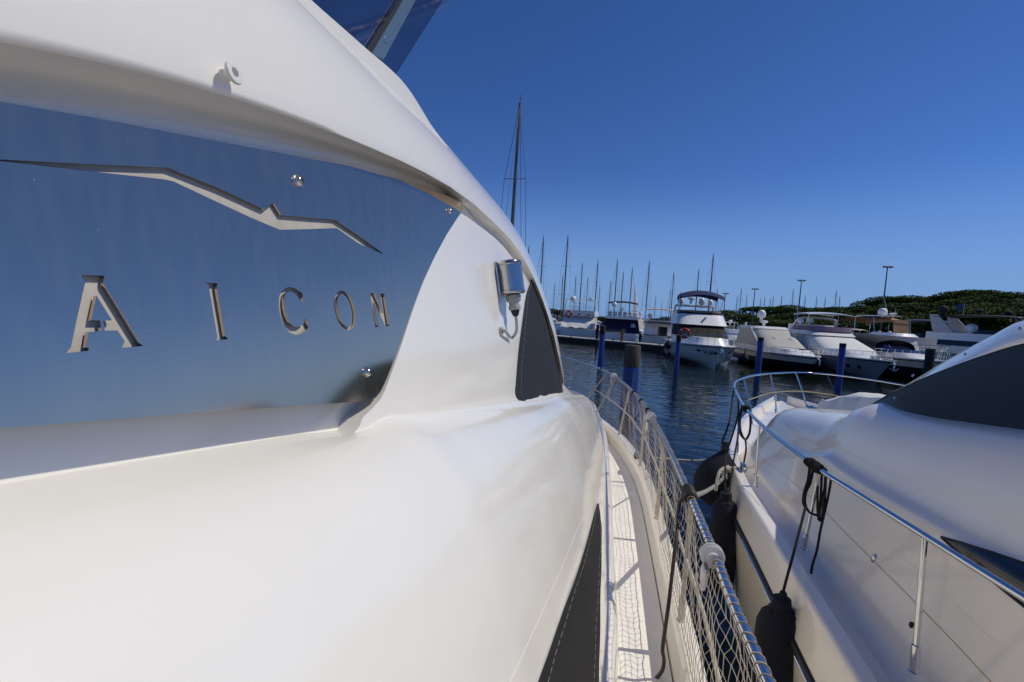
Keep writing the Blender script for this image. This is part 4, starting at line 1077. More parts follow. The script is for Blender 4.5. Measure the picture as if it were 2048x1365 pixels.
for dx in (-.25, -.1, .12): rp.tube(spline([(dx, .25, 1.9), (dx * 2, .1, 1.2), (dx * 1.3, .3, .55), (dx * .4, .25, .9)], 5), .022, 5)
bA.part("hanging_line", rp, M["white_rope"])
# lettering on the port bow (the viewer's left)
def bow_text(boat, txt, size, f_mid, zc, mt, sg):
    cu = bpy.data.curves.new("lettering", 'FONT'); cu.body = txt; cu.size = size; cu.extrude = .006; cu.align_x = 'CENTER'; cu.align_y = 'CENTER'
    o = bpy.data.objects.new("tmp", cu); me = bpy.data.meshes.new_from_object(o); bpy.data.objects.remove(o); bpy.data.curves.remove(cu)
    m = MB(); v = []
    y0 = boat.L * f_mid
    for q in me.vertices:
        yy = y0 + q.co.x * (-sg) * -1 * -1; zz_ = zc + q.co.y
        yy = y0 + q.co.x * sg
        loc, n, i, d = boat.bv.ray_cast(Vector((sg * 8, yy, zz_)), Vector((-sg, 0, 0)))
        if loc is None: loc = Vector((sg * boat.half(f_mid), yy, zz_)); n = Vector((sg, 0, 0))
        if n.x * sg < 0: n = -n
        v.append(loc + n * (.008 + q.co.z))
    m.add(v, [tuple(p.vertices) for p in me.polygons]); bpy.data.meshes.remove(me)
    boat.part("bow_lettering", m, mt, boat.h, smooth=False)
# seen from ahead, the hull side on the viewer's left is x < 0 and reads from stern to bow
bow_text(bA, "SA 08A", .44, .078, 1.36, M["rubber"], -1)
bA.place_at(0, 1447, 36.8, rad(3), (1.16, 1.08, 1.0))
lb = MB()
def buoy(c, R=.36, r=.11):
    m = MB(); m.tube([Vector(c) + Vector((R * math.cos(a), 0, R * math.sin(a))) for a in [2 * math.pi * k / 20 for k in range(21)]], r, 8, caps=False); return m

# 2 --- hardtop express cruiser with a beige covered windscreen
b2 = Boat("white express cruiser with a beige mesh cover over its whole windscreen and one tall dome", 13.5, 4.2, 1.55, 1.45)
b2.zs = 1.3
b2.hull(M["boat_cream"], boot=M["navy_trim_and_shade"], strip=M["dark_glass"])  # lower topsides: shade under the flare painted on as a band
b2.band("foredeck_trunk", (1.6, 9, 1.25, 2.6, 1.42), (2.6, 9, 1.05, 2.2, 1.85), M["boat_white"], cap=True)
b2.band("cabin_side", (4.4, 13, 1.8, 2.0, 1.4), (4.7, 13, 1.76, 2.0, 1.85), M["boat_cream"])
w2 = b2.band("windscreen_cover", (4.7, 12.6, 1.76, 2.0, 1.85), (7.9, 12.4, 1.5, 1.6, 3.12), M["mesh_beige"])
b2.band("hardtop", (7.8, 12.6, 1.55, 1.6, 3.12), (8.2, 12.6, 1.4, 1.6, 3.30), M["boat_white"], cap=True)
for sg in (-1, 1):
    pl = MB(); pl.tube(spline([(sg * 1.72, 6.3, 1.9), (sg * 1.66, 7.6, 2.5), (sg * 1.56, 9.0, 3.12)], 5), .075, 6)
    b2.part("windscreen_pillar", pl, M["boat_white"], w2)
for x in (-.35, .95): b2.part("wiper", MB().tube([(x, 5.6, 2.12), (x - .35, 6.4, 2.52)], .035, 5), M["rubber"], w2)
wq = MB(); wq.tube([(-.4, 5.9, 2.3), (-1.2, 5.6, 2.05)], .02, 5); b2.part("wiper_arm", wq, M["chrome"], w2)
b2.dome(-.25, 10.4, 3.95, .36); b2.radar(-.1, 10.1, 3.55)
hz = MB(); hz.lathe((.35, 3.2, 1.84), (0, -.1, 1), [(.3, 0), (.3, .03), (.02, .035)], 16); b2.part("deck_hatch", hz, M["dark_glass"])
b2.rail(.62, .48); an = MB(); an.tube([(0, .1, 1.5), (0, -.3, 1.35), (0, -.28, .95)], .05, 6); b2.part("anchor", an, M["boat_white"])
bow_text(b2, "MARE 22", .30, .19, .98, M["dark_glass"], -1) if False else None
b2.place_at(0, 1642, 37, rad(9), (1.12, 1.0, 1.0))

# 3 --- white flybridge yacht with purple cushions and white bimini
b3 = Boat("white flybridge yacht with purple seat cushions and grey white cover over its windscreen", 16.5, 4.8, 1.75, 1.6)
b3.hull(M["hull_shaded"], strip=M["navy_trim_and_shade"])
b3.band("foredeck_trunk", (2.2, 9, 1.35, 3.0, 1.62), (3.6, 9, 1.1, 2.6, 2.15), M["boat_white"], cap=True)
b3.band("cabin_side", (4.4, 14, 2.05, 2.6, 1.6), (4.8, 14, 2.0, 2.6, 2.2), M["boat_white"])
b3.band("windscreen_cover", (4.8, 14, 2.0, 2.6, 2.2), (8.6, 14, 1.75, 2.0, 3.25), M["cover_white"])
b3.band("flybridge_front", (8.2, 14.2, 1.95, 2.0, 3.25), (9.0, 14.2, 1.9, 1.9, 3.62), M["boat_white"], cap=True)
b3.band("cushions", (8.75, 14, 1.86, 1.9, 3.62), (8.9, 14, 1.84, 1.9, 4.06), M["purple_cloth"], cap=True)
b3.bimini(9.6, 13.6, 1.75, 5.3, "boat_white", crown=.14, droop=.14, legs=[(10.8, 9.9), (12.6, 13.4)], z0=3.7)
ar = MB()
for sg in (-1, 1): ar.tube(spline([(sg * 1.85, 13.5, 3.6), (sg * 1.8, 12.9, 4.2), (sg * 1.6, 12.5, 4.72), (sg * .8, 12.4, 4.86), (0, 12.4, 4.88)], 4), .10, 8)
b3.part("radar_arch", ar, M["boat_white"])
b3.dome(-1.05, 11.4, 4.35, .30); b3.dome(-1.75, 11.6, 4.25, .27); b3.band("arch_foot", (13, 14.2, 2.05, .5, 3.3), (13.3, 14.2, 1.95, .4, 4.2), M["boat_white"], cap=True)
b3.antenna(-1.9, 12, 3.8, 3.6, .5); b3.rail(.60, .62)
an = MB(); an.bbox((0, .15, 1.78), (.5, .7, .12), .03); an.tube([(0, -.1, 1.75), (0, -.4, 1.55), (0, -.35, 1.1)], .06, 6); an.tube([(-.3, -.3, 1.25), (0, -.4, 1.05), (.3, -.3, 1.25)], .05, 6); b3.part("anchor", an, M["steel"])
for yv, xv in ((1.5, -.5), (2.0, .1), (1.7, .45)):
    g = MB(); g.bbox((xv, yv, 1.85), (.25, .4, .25), .05, rz=xv); b3.part("windlass", g, M["steel"])
for f in (.14, .19):
    po = MB(); loc, nn_, i_, d_ = b3.bv.ray_cast(Vector((-6, b3.L * f, 1.0)), Vector((1, 0, 0)))
    if loc is not None: nn_ = nn_ if nn_.x < 0 else -nn_; po.lathe(loc - nn_ * .03, nn_, [(.16, 0), (.16, .045), (.02, .05)], 14); b3.part("porthole", po, M["dark_glass"], b3.h)
b3.place_at(0, 1790, 34, rad(4), (1.05, 1.0, 1.02))

# 4 --- low cruiser under a dark blue canopy
b4 = Boat("low white cruiser with its cockpit under one long rounded dark blue canopy", 11.5, 3.8, 1.5, 1.4)
b4.hull(M["boat_cream"], boot=M["navy_trim_and_shade"], strip=M["dark_glass"])  # low hull shade painted on with the same band
b4.band("foredeck_trunk", (1.4, 7, 1.2, 2.2, 1.4), (2.2, 7, 1.0, 2.0, 1.78), M["boat_white"], cap=True)
b4.band("windscreen", (3.6, 8, 1.55, 1.6, 1.75), (4.9, 8, 1.45, 1.4, 2.35), M["blue_glass"])
rows = []
for i in range(13):
    u = i / 12; zc = 2.35 + .62 * math.sin(math.pi * (.12 + .76 * u)) ** .8
    rows.append([Vector((1.5 * math.sin(a) * (1.02), 4.6 + 6.4 * u, 1.75 + (zc - 1.75) * math.cos(a) ** .55)) for a in [math.pi / 2 * (k / 6 - 1) * .999 for k in range(13)]])
m = MB(); m.sheet(rows, (0, 0, -.03)); cn = b4.part("cockpit_canopy", m, M["navy_cloth"])
b4.rail(.66, .6); 
for a_, c_ in (((-.6, 4.0, 1.8), (-.9, 5.0, 2.5)), ((-.5, 4.0, 1.8), (-.6, 5.0, 2.55))): b4.part("windscreen_frame", MB().tube([a_, c_], .03, 6), M["chrome"])
b4.place_at(0, 1905, 36, rad(14), (1.2, 1.15, 1.25))

# 5 --- big yacht with black hardtop, swept arch and beige aft curtain
b5 = Boat("tall grey white yacht with black hardtop and twin black domes behind the navy canopy boat", 17.5, 5.0, 2.1, 1.9)
b5.hull(M["hull_white"], strip=M["navy_trim_and_shade"])
b5.band("cabin_side", (4.5, 15, 2.15, 2.4, 2.0), (5.2, 15, 2.1, 2.4, 2.65), M["boat_white"])
b5.band("saloon_window", (5.2, 15, 2.1, 2.4, 2.65), (7.0, 15, 1.98, 2.2, 3.2), M["dark_glass"])
b5.band("flybridge_side", (6.6, 16, 2.15, 2.2, 3.2), (7.6, 16, 2.05, 2.0, 3.95), M["boat_white"], cap=True)
b5.band("wind_deflector", (7.7, 12, 2.0, 2.0, 3.95), (8.3, 12, 1.9, 1.9, 4.35), M["dark_glass"])
b5.bimini(8.6, 15.5, 1.95, 5.75, "bimini_dark", crown=.12, droop=.22, name="hardtop", legs=[(8.0, 9.2), (8.3, 9.6)], z0=4.0)
for sg in (-1, 1):
    ar = MB(); ar.slab([(sg * 2.02, 15.4, 3.9), (sg * 2.02, 13.7, 3.9), (sg * 1.92, 15.2, 5.75), (sg * 1.92, 15.9, 5.75)], (sg * -.12, 0, 0)); b5.part("swept_arch", ar, M["cover_grey"], smooth=False)  # white arch coloured grey, its shade put into the material
ct = MB(); ct.sheet([[Vector((x * 1.9, 9.3 - .9 * (1 - k / 5), 4.35 + 1.35 * k / 5)) for x in (-1, -.5, 0, .5, 1)] for k in range(6)], (0, -.02, 0)); b5.part("canvas_curtain", ct, M["mesh_beige"])
b5.dome(-1.6, 14.9, 5.95, .40, mt="bimini_dark"); b5.dome(1.4, 11, 5.8, .34, mt="bimini_dark"); b5.dome(-.9, 12.8, 4.1, .48, name="satellite_dome")
rd = MB(); rd.bbox((-.3, 12.6, 6.35), (1.4, .2, .14), .04); rd.tube([(-.3, 12.6, 5.8), (-.3, 12.6, 6.3)], .09, 8); b5.part("radar_scanner", rd, M["bimini_dark"]); b5.antenna(-.8, 13.6, 5.8, 1.3); b5.rail(.55, .6)
fg = MB(); fg.sheet([[Vector((-1.0 + .06 * math.sin(k), 13.6 + .12 * k, 7.0 - .35 * j - .05 * k)) for j in range(3)] for k in range(5)], (.01, 0, 0)); b5.part("flag", fg, M["flag_blue"])
b5.place_at(14.6, 1903, 52, rad(40), (1.08, 1.08, 1.1))

# 6 --- trawler with tan canvas behind the purple boat
b6 = Boat("cabin cruiser with tan orange canvas curtains and a white hardtop behind the purple cushioned yacht", 13, 4.3, 2.0, 1.7)
b6.hull(M["boat_cream"], strip=M["navy_trim_and_shade"])
b6.band("cabin_side", (3.4, 12, 1.9, 1.8, 1.8), (3.9, 12, 1.85, 1.8, 2.6), M["boat_white"], cap=True)
b6.band("flybridge_side", (5.4, 12.2, 1.95, 1.8, 2.6), (5.7, 12.2, 1.9, 1.8, 3.25), M["teak"], cap=True)
b6.bimini(6.2, 11.8, 1.9, 5.15, "canvas_tan", crown=.22, droop=.6, name="canvas_top", legs=[(6.0, 6.3), (9, 9), (11.8, 11.7)], z0=3.3)
rows = [[Vector((sg_x, 6.0 + .3 * k / 6, 3.3 + 1.7 * k / 6)) for sg_x in (.1, .9, 1.86)] for k in range(7)]
m = MB(); m.sheet(rows, (0, .02, 0)); b6.part("canvas_curtain", m, M["canvas_tan"])
ht = MB(); ht.sheet([[Vector((x * 1.9, 6.1 - .3 + 3 * u, 5.42 - .1 * x * x)) for x in (-1, -.5, 0, .3)] for u in (0, .5, 1)], (0, 0, -.08)); b6.part("hardtop", ht, M["boat_white"])
b6.dome(-.5, 7, 5.45, .42); b6.radar(.9, 7.4, 5.55); b6.antenna(1.1, 7.4, 5.5, .9); b6.antenna(1.7, 9, 5.3, 2.4, 1.0); b6.rail(.5, .6)
b6.place_at(9, 1742, 57, rad(14), (1.15, 1.1, 1.1))

# 7..9 --- boats stern to the pontoon on the left (bows away)
b7 = Boat("white flybridge boat stern to the pontoon with a pale cockpit cover and red lifebuoy", 12, 4.5, 1.8, 1.4)
b7.hull(M["hull_white"])
b7.band("cabin_side", (3.5, 10.5, 1.95, 1.8, 1.5), (4.4, 10.5, 1.9, 1.8, 2.9), M["boat_white"], cap=True)
b7.band("flybridge_side", (4.2, 11.2, 2.05, 1.8, 2.9), (4.4, 11.3, 2.0, 1.8, 3.55), M["boat_white"], cap=True)
ck = MB(); rows = []
for i in range(9):
    u = i / 8; rows.append([Vector((x * (1.95 + .1 * u), 10.4 + 1.8 * u + .05 * math.sin(x * 9), 2.85 - 1.35 * u ** 1.3 + .05 * math.sin(x * 11 + u * 4))) for x in [k / 8 - 1 for k in range(17)]])
ck.sheet(rows, (0, -.02, 0)); b7.part("cockpit_cover", ck, M["cover_white"])
for x in (-1.1, 0, 1.1):
    q = MB(); q.bbox((x, 11.24, 3.05), (.30, .06, .14), .02); b7.part("stern_vent", q, M["dark_glass"])
ar = MB()
for sg in (-1, 1):
    ar.tube([(sg * 1.9, 10.6, 3.5), (sg * 1.8, 10.2, 4.85)], .05, 8); ar.tube([(sg * 1.95, 8.0, 3.5), (sg * 1.85, 8.6, 4.8)], .04, 8); ar.tube([(sg * 1.85, 8.6, 4.8), (sg * 1.8, 10.2, 4.85)], .04, 8)
ar.tube([(-1.8, 10.2, 4.85), (1.8, 10.2, 4.85)], .07, 8); ar.tube([(-1.88, 10.5, 4.1), (1.88, 10.5, 4.1)], .025, 6); b7.part("radar_arch", ar, M["boat_white"])
b7.dome(.95, 10.1, 4.62, .36); b7.radar(-1.2, 10.1, 4.95)
rr = MB()
for z in (3.75, 3.95): rr.tube([(-1.95, 11.2, z), (1.95, 11.2, z)], .016, 6)
for x in (-1.9, -1.2, -.4, .4, 1.2, 1.9): rr.tube([(x, 11.2, 3.5), (x, 11.2, 3.95)], .016, 6)
b7.part("stern_rail", rr, M["chrome"])
x, y = world_xy(1160, 71.5); dx, dy = math.sin(0), 1
b7.place_at(12, 1157, 68.5, math.pi + rad(1), (1.25, 1.2, 1.28))

b8 = Boat("white flybridge boat stern to the pontoon with dark navy cockpit canvas and black bimini", 13, 4.6, 1.9, 1.4)
b8.hull(M["hull_white"])
b8.band("cabin_side", (3.5, 11.5, 2.05, 1.8, 1.5), (4.4, 11.3, 1.9, 1.8, 3.0), M["boat_white"], cap=True)
b8.band("flybridge_side", (4.0, 12.0, 2.15, 1.8, 3.0), (4.2, 12.0, 2.1, 1.8, 3.35), M["boat_white"], cap=True)
ck = MB(); rows = []
for i in range(7):
    u = i / 6; rows.append([Vector((x * (2.0 + .3 * u), 11.4 + 1.2 * u, 2.98 - 1.55 * u)) for x in (-1, -.5, 0, .5, 1)])
ck.sheet(rows, (0, -.02, 0)); cv = b8.part("cockpit_canvas", ck, M["canvas_navy"])
wn_ = MB(); wn_.slab([(-1.75, 12.32, 2.1), (-1.15, 12.32, 2.1), (-1.2, 12.0, 2.55), (-1.65, 12.0, 2.55)], (0, .03, 0)); b8.part("clear_window", wn_, M["cover_grey"], cv, smooth=False)
rr = MB()
for z in (3.7, 4.0): rr.tube([(-2.0, 11.9, z), (2.0, 11.9, z)], .018, 6)
for k in range(11): rr.tube([(-2.0 + .4 * k, 11.9, 3.35), (-2.0 + .4 * k, 11.9, 4.0)], .016, 6)
b8.part("stern_rail", rr, M["chrome"])
for k in range(6): b8.part("cushion", MB().bbox((-1.6 + .62 * k, 10.9, 3.6), (.5, .5, .55), .1), M["cover_grey"])
b8.bimini(8.6, 11.2, 1.85, 5.0, "bimini_dark", crown=.18, droop=.12, legs=[(8.8, 8.7), (11.4, 11.1)], z0=3.4)
b8.dome(1.0, 11.2, 4.4, .33); b8.radar(.1, 10.8, 4.1)
b8.place_at(13, 1243, 63.5, math.pi, (1.14, 1.1, 1.2))

b9 = Boat("white boat with a beige bimini and a lowered boarding ladder at the pontoon", 12, 4.3, 1.8, 1.4)
b9.hull(M["boat_cream"])
b9.band("cabin_side", (3.5, 10.5, 1.9, 1.8, 1.5), (4.4, 10.5, 1.85, 1.8, 2.7), M["boat_white"], cap=True)
b9.band("flybridge_side", (4.2, 11.2, 2.0, 1.8, 2.7), (4.4, 11.2, 1.95, 1.8, 3.2), M["boat_cream"], cap=True)
b9.bimini(7.6, 10.8, 1.8, 4.55, "bimini_beige", crown=.14, droop=.1, legs=[(7.8, 7.7), (10.9, 10.7)], z0=3.2)
dr = MB(); dr.bbox((-.55, 10.52, 2.0), (1.2, .06, 1.0), .03); b9.part("cabin_door", dr, M["dark_glass"])
dr = MB(); dr.bbox((0, 11.22, 2.98), (3.0, .05, .3), .02); b9.part("dark_panel", dr, M["tan_seat"])
rr = MB()
for z in (3.5, 3.75): rr.tube([(-1.85, 11.1, z), (1.85, 11.1, z)], .016, 6)
for k in range(7): rr.tube([(-1.85 + .617 * k, 11.1, 3.2), (-1.85 + .617 * k, 11.1, 3.75)], .014, 6)
b9.part("stern_rail", rr, M["chrome"])
b9.dome(1.2, 9.0, 3.5, .3)
ld = MB()
for sg in (-.3, .3): ld.tube([(.3 + sg, 11.4, 2.7), (.3 + sg, 12.6, 1.3)], .03, 6)
for k in range(6): ld.bbox((.3, 11.5 + .2 * k, 2.58 - .24 * k), (.6, .2, .03), .01)
b9.part("ladder", ld, M["teak"])
b9.place_at(12, 1318, 61, math.pi - rad(3), (1.05, 1, 1.15))

# --- more boats behind: copies of the simple ones, repainted by distance only
def more(src, px, D, rz, lab, s=1.0):
    c = copy_tree(src.t.root); x, y = world_xy(px, D); c.location = (x, y, 0); c.rotation_euler = (0, 0, rz); c.scale = (s, s, s); tag(c, lab, "motor boat", "motor boats moored across the basin"); return c
more(b9, 1098, 92, math.pi, "small pale boat far behind, partly hidden by the navy window cover", .95)
more(b2, 1285, 84, 0, "white hardtop boat glimpsed just right of the black bimini boat", .95)
more(b7, 1482, 66, rad(4), "white boat squeezed between the blue bimini cruiser and the beige covered cruiser", .85)
more(b4, 1512, 92, rad(30), "small covered boat below the trees, left of the tall dome", .9)
more(b2, 1560, 100, rad(40), "small white hardtop boat below the trees, right of the tall dome", .8)
more(b9, 1600, 104, rad(20), "small pale boat below the trees beside the purple cushioned yacht", .8)
more(b7, 1700, 78, rad(-60), "white boat seen through the tan canvas curtains", .8)
more(b2, 1815, 82, rad(60), "white boat below the trees, right of the tan canvas cruiser", .8)
more(b9, 1850, 62, rad(50), "pale boat with a bimini under the dark trees, left of the grey white yacht", .9)
# boat with a blue bimini left of the black hardtop yacht
b10 = Boat("open cruiser with a wide plain navy bimini left of the black hardtop yacht", 12, 4.2, 1.7, 1.5)
b10.hull(M["boat_white"])
b10.band("cabin_side", (2.6, 10, 1.7, 2.4, 1.55), (4.6, 10, 1.5, 2.0, 2.5), M["boat_white"], cap=True)
b10.band("side_window", (4.7, 9, 1.52, 1.8, 2.5), (6.0, 9, 1.45, 1.6, 2.85), M["blue_glass"])
b10.bimini(6.0, 10.6, 1.8, 4.0, "bimini_blue", crown=.16, droop=.2, legs=[(6.4, 6.2), (10.4, 10.5)], z0=2.4); b10.rail(.5, .55)
b10.place_at(8.3, 1852, 58, rad(50), (1.2, 1.15, 1.42))
# small open boat between the purple yacht and canopy cruiser
b11 = Boat("white tender with a small rounded hard top behind the navy canopy cruiser", 8, 2.9, 1.5, 1.3)
b11.hull(M["boat_white"]); b11.band("wheelhouse", (2.4, 5, .95, .9, 1.4), (2.8, 5, .85, .8, 2.4), M["cover_grey"]); b11.band("roof", (2.6, 5.2, 1.0, .9, 2.4), (2.9, 5.0, .8, .8, 2.62), M["boat_white"], cap=True); b11.rail(.4, .5)
b11.place_at(3.6, 1797, 50, rad(20), (1.5, 1.5, 1.5))

# lifebuoys
def lifebuoy(px, py, D, lab, R=.34):
    p = at_depth(px, py, D); m = buoy(p, R, R * .3)
    t = Thing("lifebuoy", p - Vector((0, 0, R * 1.3)), lab, "lifebuoy", "red lifebuoys"); t.part("ring", m, M["red_plastic"])
    g = MB()
    for k in range(4):
        a = math.pi / 4 + k * math.pi / 2; c = p + Vector((R * math.cos(a), 0, R * math.sin(a)))
        g.tube([c + Vector((R * .33 * math.cos(b_) * math.cos(a), R * .33 * math.sin(b_), R * .33 * math.cos(b_) * math.sin(a))) for b_ in [2 * math.pi * q / 12 for q in range(13)]], R * .06, 6, caps=False)
    t.part("grab_band", g, M["boat_white"])
lifebuoy(1138, 629, 66.3, "red ring lifebuoy on the stern rail of the boat with the pale cockpit cover", .42)
lifebuoy(1369, 667, 37.0, "orange red lifebuoy hung on the bow rail beside the blue pile", .34)

for fx_, fy_, D_, r_, lab_ in [(1336, 690, 43, .34, "navy ball fender hung at the left side of the blue bimini cruiser"), (1329, 706, 42, .30, "lower navy ball fender at the left side of the blue bimini cruiser"), (1489, 716, 40.5, .34, "dark ball fender hung between the blue bimini cruiser and the beige covered cruiser")]:
    p = at_depth(fx_, fy_, D_); m = MB(); m.lathe(p - Vector((0, 0, r_ * 1.15)), (0, 0, 1), [(.02, 0), (r_ * .6, r_ * .12), (r_ * .95, r_ * .6), (r_, r_ * 1.0), (r_ * .8, r_ * 1.6), (r_ * .35, r_ * 2.15), (.05, r_ * 2.45), (.03, r_ * 3.6)], 16)
    solo("ball_fender", m, M["canvas_navy"], p, lab_, "fender", "ball fenders across the basin")
# --- pontoon -------------------------------------------------------
pA = on_z(1090, 670, -3.15); pB = on_z(1345, 693, -3.15)
dvec = Vector((pB.x - pA.x, pB.y - pA.y, 0)).normalized(); nrm = Vector((-dvec.y, dvec.x, 0))
pon = Thing("pontoon", (pA.x, pA.y, 0), "long low concrete pontoon with a dark underside on the left", "pontoon")
a0 = Vector((pA.x, pA.y, 0)) - dvec * 34; L_p = (pB - pA).length + 34
def pq(u, v, z): return a0 + dvec * u + nrm * v + Vector((0, 0, z))
m = MB(); m.slab([pq(0, 0, .62), pq(L_p, 0, .62), pq(L_p, 2.4, .62), pq(0, 2.4, .62)], (0, 0, .13)); pon.part("walkway", m, M["concrete"], smooth=False)
m = MB(); m.slab([pq(0, .12, .0), pq(L_p - .1, .12, .0), pq(L_p - .1, 2.3, .0), pq(0, 2.3, .0)], (0, 0, .617)); pon.part("float", m, M["dock_dark"], smooth=False)
for u in range(2, int(L_p), 6):
    m = MB(); m.lathe(pq(u, .3, .75), (0, 0, 1), [(.08, 0), (.08, .18), (.14, .2), (.14, .26), (.02, .28)], 10); pon.part("bollard", m, M["pole_grey"])
def onpon(px, up=0): 
    d = ray(px, horizon(px)); d = Vector((d.x, d.y, 0)); 
    # intersection with the pontoon's front edge, pushed 0.6 m in
    q = a0 + nrm * .7; k = (q.x * nrm.x + q.y * nrm.y) / (d.x * nrm.x + d.y * nrm.y); return Vector((d.x * k, d.y * k, .75 + up))
def pedestal(px, lab, h=1.25, mt="pole_grey"):
    p = onpon(px); t = Thing("service_pedestal", p, lab, "pedestal", "pedestals on the pontoon"); m = MB(); m.bbox(p + Vector((0, 0, h / 2)), (.38, .34, h), .04); t.part("column", m, M[mt]); m = MB(); m.bbox(p + Vector((0, 0, h + .06)), (.46, .42, .12), .04); t.part("cap", m, M["boat_white" if mt != "teak" else "dock_dark"])
pedestal(1197, "dark service pedestal on the pontoon beside the blue pile", 1.9, "dark_pile")
pedestal(1247, "brown service pedestal in front of the navy cockpit canvas", 1.5, "teak")
pedestal(1277, "low white pedestal on the pontoon right of the navy canvas", .9, "boat_white")
# --- piles ----------------------------------------------------------
def pile(px, ptop, py_base, D, r, mt, lab, cap=None, base=None, split=None, group="blue painted mooring piles"):
    top = at_depth(px, ptop, D); b = at_depth(px, py_base, D); x0, y0 = top.x, top.y
    t = Thing("mooring_pile", (x0, y0, -.0), lab, "pile", group); lean = Vector((b.x - top.x, b.y - top.y, 0)) * 0
    zt_ = top.z
    def seg(nm, z0, z1, rr, m_):
        m = MB(); m.lathe((x0, y0, z0), (0, 0, 1), [(rr * .98, 0), (rr, .02), (rr, z1 - z0 - .03), (rr * .94, z1 - z0)], 20); return t.part(nm, m, m_)
    if split:
        zs = at_depth(px, split[0], D).z; seg("shaft", zs, zt_, r, M[mt]); seg("painted_sleeve", -1.5, zs - .003, r * split[1], M[split[2]])
    else:
        zs = zt_ - cap if cap else zt_
        seg("shaft", -1.5, zs, r, M[mt])
        if cap: seg("dark_head", zs + .002, zt_, r * 1.01, M["dark_pile"])
    return t
pile(1206, 652, 745, 30, .19, "blue_pile", "blue mooring pile with a black head in front of the pontoon", cap=.55)
pile(1358, 671, 735, 32.5, .17, "blue_pile", "blue mooring pile in front of the blue bimini cruiser", cap=.45)
pile(1522, 675, 740, 31, .19, "blue_pile", "blue mooring pile in front of the beige covered cruiser", cap=.25)
pile(1686, 687, 750, 28, .18, "blue_pile", "blue mooring pile in front of the purple cushioned yacht", cap=.25)
tp = pile(1266, 691, 780, 11.8, .205, "wood_pile", "thick wooden pile with a weathered brown top and blue painted sleeve near the net", split=(734, 1.03, "blue_pile"), group="wooden mooring piles")
ch = MB(); c0 = at_depth(1268, 742, 11.8); 
for k in range(9): ch.tube([c0 + Vector((math.cos(a) * .022 + .0, -.23 + math.sin(a) * .008, -.05 * k + math.sin(a) * .03)) for a in [2 * math.pi * q / 8 for q in range(9)]], .008, 5, caps=False)
solo("chain", ch, M["steel"], c0, "short steel chain hanging on the wooden pile", "chain")
pile(1862, 698, 745, 23, .20, "dark_pile", "short dark mooring pile beside the neighbouring windscreen", group="wooden mooring piles")

# --- sailing boats and their masts -----------------------------------
sail = Thing("sailing_boat", (0, 0, 0), "template", "sailing boat", "sailing boats")
SB_ = Boat.__new__(Boat); SB_.t = sail; SB_.L, SB_.B, SB_.hb, SB_.hs = 11.0, 3.4, 1.25, 1.0; SB_.bv = None
SB_.hull(M["hull_white"], rake=.08)
SB_.band("coachroof", (3.0, 8, 1.05, 1.4, 1.1), (3.6, 8, .9, 1.2, 1.6), M["boat_white"], cap=True)
MH = 16.0
m = MB(); m.tube([(0, 4.4, 1.1), (0, 4.5, MH * .6), (0, 4.65, MH)], [.13, .12, .085], 8); mst = sail.part("mast", m, M["mast_alu"])
for z, wd in ((MH * .42, .95), (MH * .70, .7)): sail.part("spreader", MB().tube([(-wd, 4.5, z), (wd, 4.5, z)], .022, 5), M["mast_alu"], mst)
for sg in (-1, 1): sail.part("shroud", MB().tube([(sg * 1.5, 4.7, 1.0), (sg * .95, 4.5, MH * .42), (sg * .7, 4.5, MH * .70), (0, 4.65, MH - .2)], .014, 4), M["mast_dark"], mst)
m = MB()
sail.part("forestay", MB().tube([(0, .2, 1.3), (0, 4.65, MH - .1)], .016, 4), M["mast_dark"], mst); sail.part("backstay", MB().tube([(0, 10.8, 1.1), (0, 4.65, MH)], .014, 4), M["mast_dark"], mst)
m = MB(); m.tube([(0, 4.5, 2.3), (0, 9.0, 2.4)], .16, 8); sail.part("boom_cover", m, M["bimini_blue"])
m = MB(); m.tube([(0, 4.65, MH), (0, 4.65, MH + .55)], .012, 4); m.box((0, 4.8, MH + .3), (.03, .4, .06)); sail.part("wind_vane", m, M["mast_dark"], mst)
ORD = ["first", "second", "third", "fourth", "fifth", "sixth", "seventh", "eighth", "ninth", "tenth", "eleventh", "twelfth", "thirteenth", "fourteenth", "fifteenth", "sixteenth", "seventeenth", "eighteenth", "nineteenth", "twentieth"]
left_m = [(1058, 494, 1.0), (1087, 475, 1), (1110, 566, 1), (1126, 549, .95), (1136, 473, 1), (1152, 552, 1), (1165, 527, 1), (1176, 555, 1), (1196, 522, 1), (1200, 573, 1), (1222, 561, 1), (1235, 520, 1), (1247, 545, 1), (1265, 536, 1), (1299, 524, 1), (1312, 590, 1)]
mid_m = [(1324, 603), (1342, 580), (1348, 545), (1362, 583), (1398, 539), (1427, 510), (1435, 578)]
right_m = [(1475, 592), (1483, 576), (1494, 590), (1522, 596), (1530, 594), (1541, 597), (1547, 592), (1564, 591), (1587, 580), (1611, 593), (1634, 593), (1651, 595), (1673, 582), (1680, 593), (1715, 600), (1732, 598)]
def put_sail(o, px, py, Hm, rz, tilt=0, minD=0):
    # distance from the height a mast of Hm metres shows; the top leans right with the picture, so find it by projection
    sc_ = Hm / MH; x = px
    rise = horizon(px) - py; D = max(minD, F * (Hm - EYE) / rise)
    for _ in range(12):
        X, Y = world_xy(x, D); X -= 0; p = Vector((X, Y, Hm)); q = proj(p); x += (px - q[0]) * .9; D *= 1 + (q[1] - py) / -rise * .8 if not minD else 1
    R_ = Matrix.Rotation(rz, 3, 'Z') @ Vector((0, 4.65 * sc_, 0))
    o.location = (X - R_.x, Y - R_.y, 0); o.rotation_euler = (0, tilt, rz); o.scale = (sc_, sc_, sc_); return o
used = False
def sail_new():
    global used
    if not used: used = True; return sail.root
    return copy_tree(sail.root)
rg = random.Random(11)
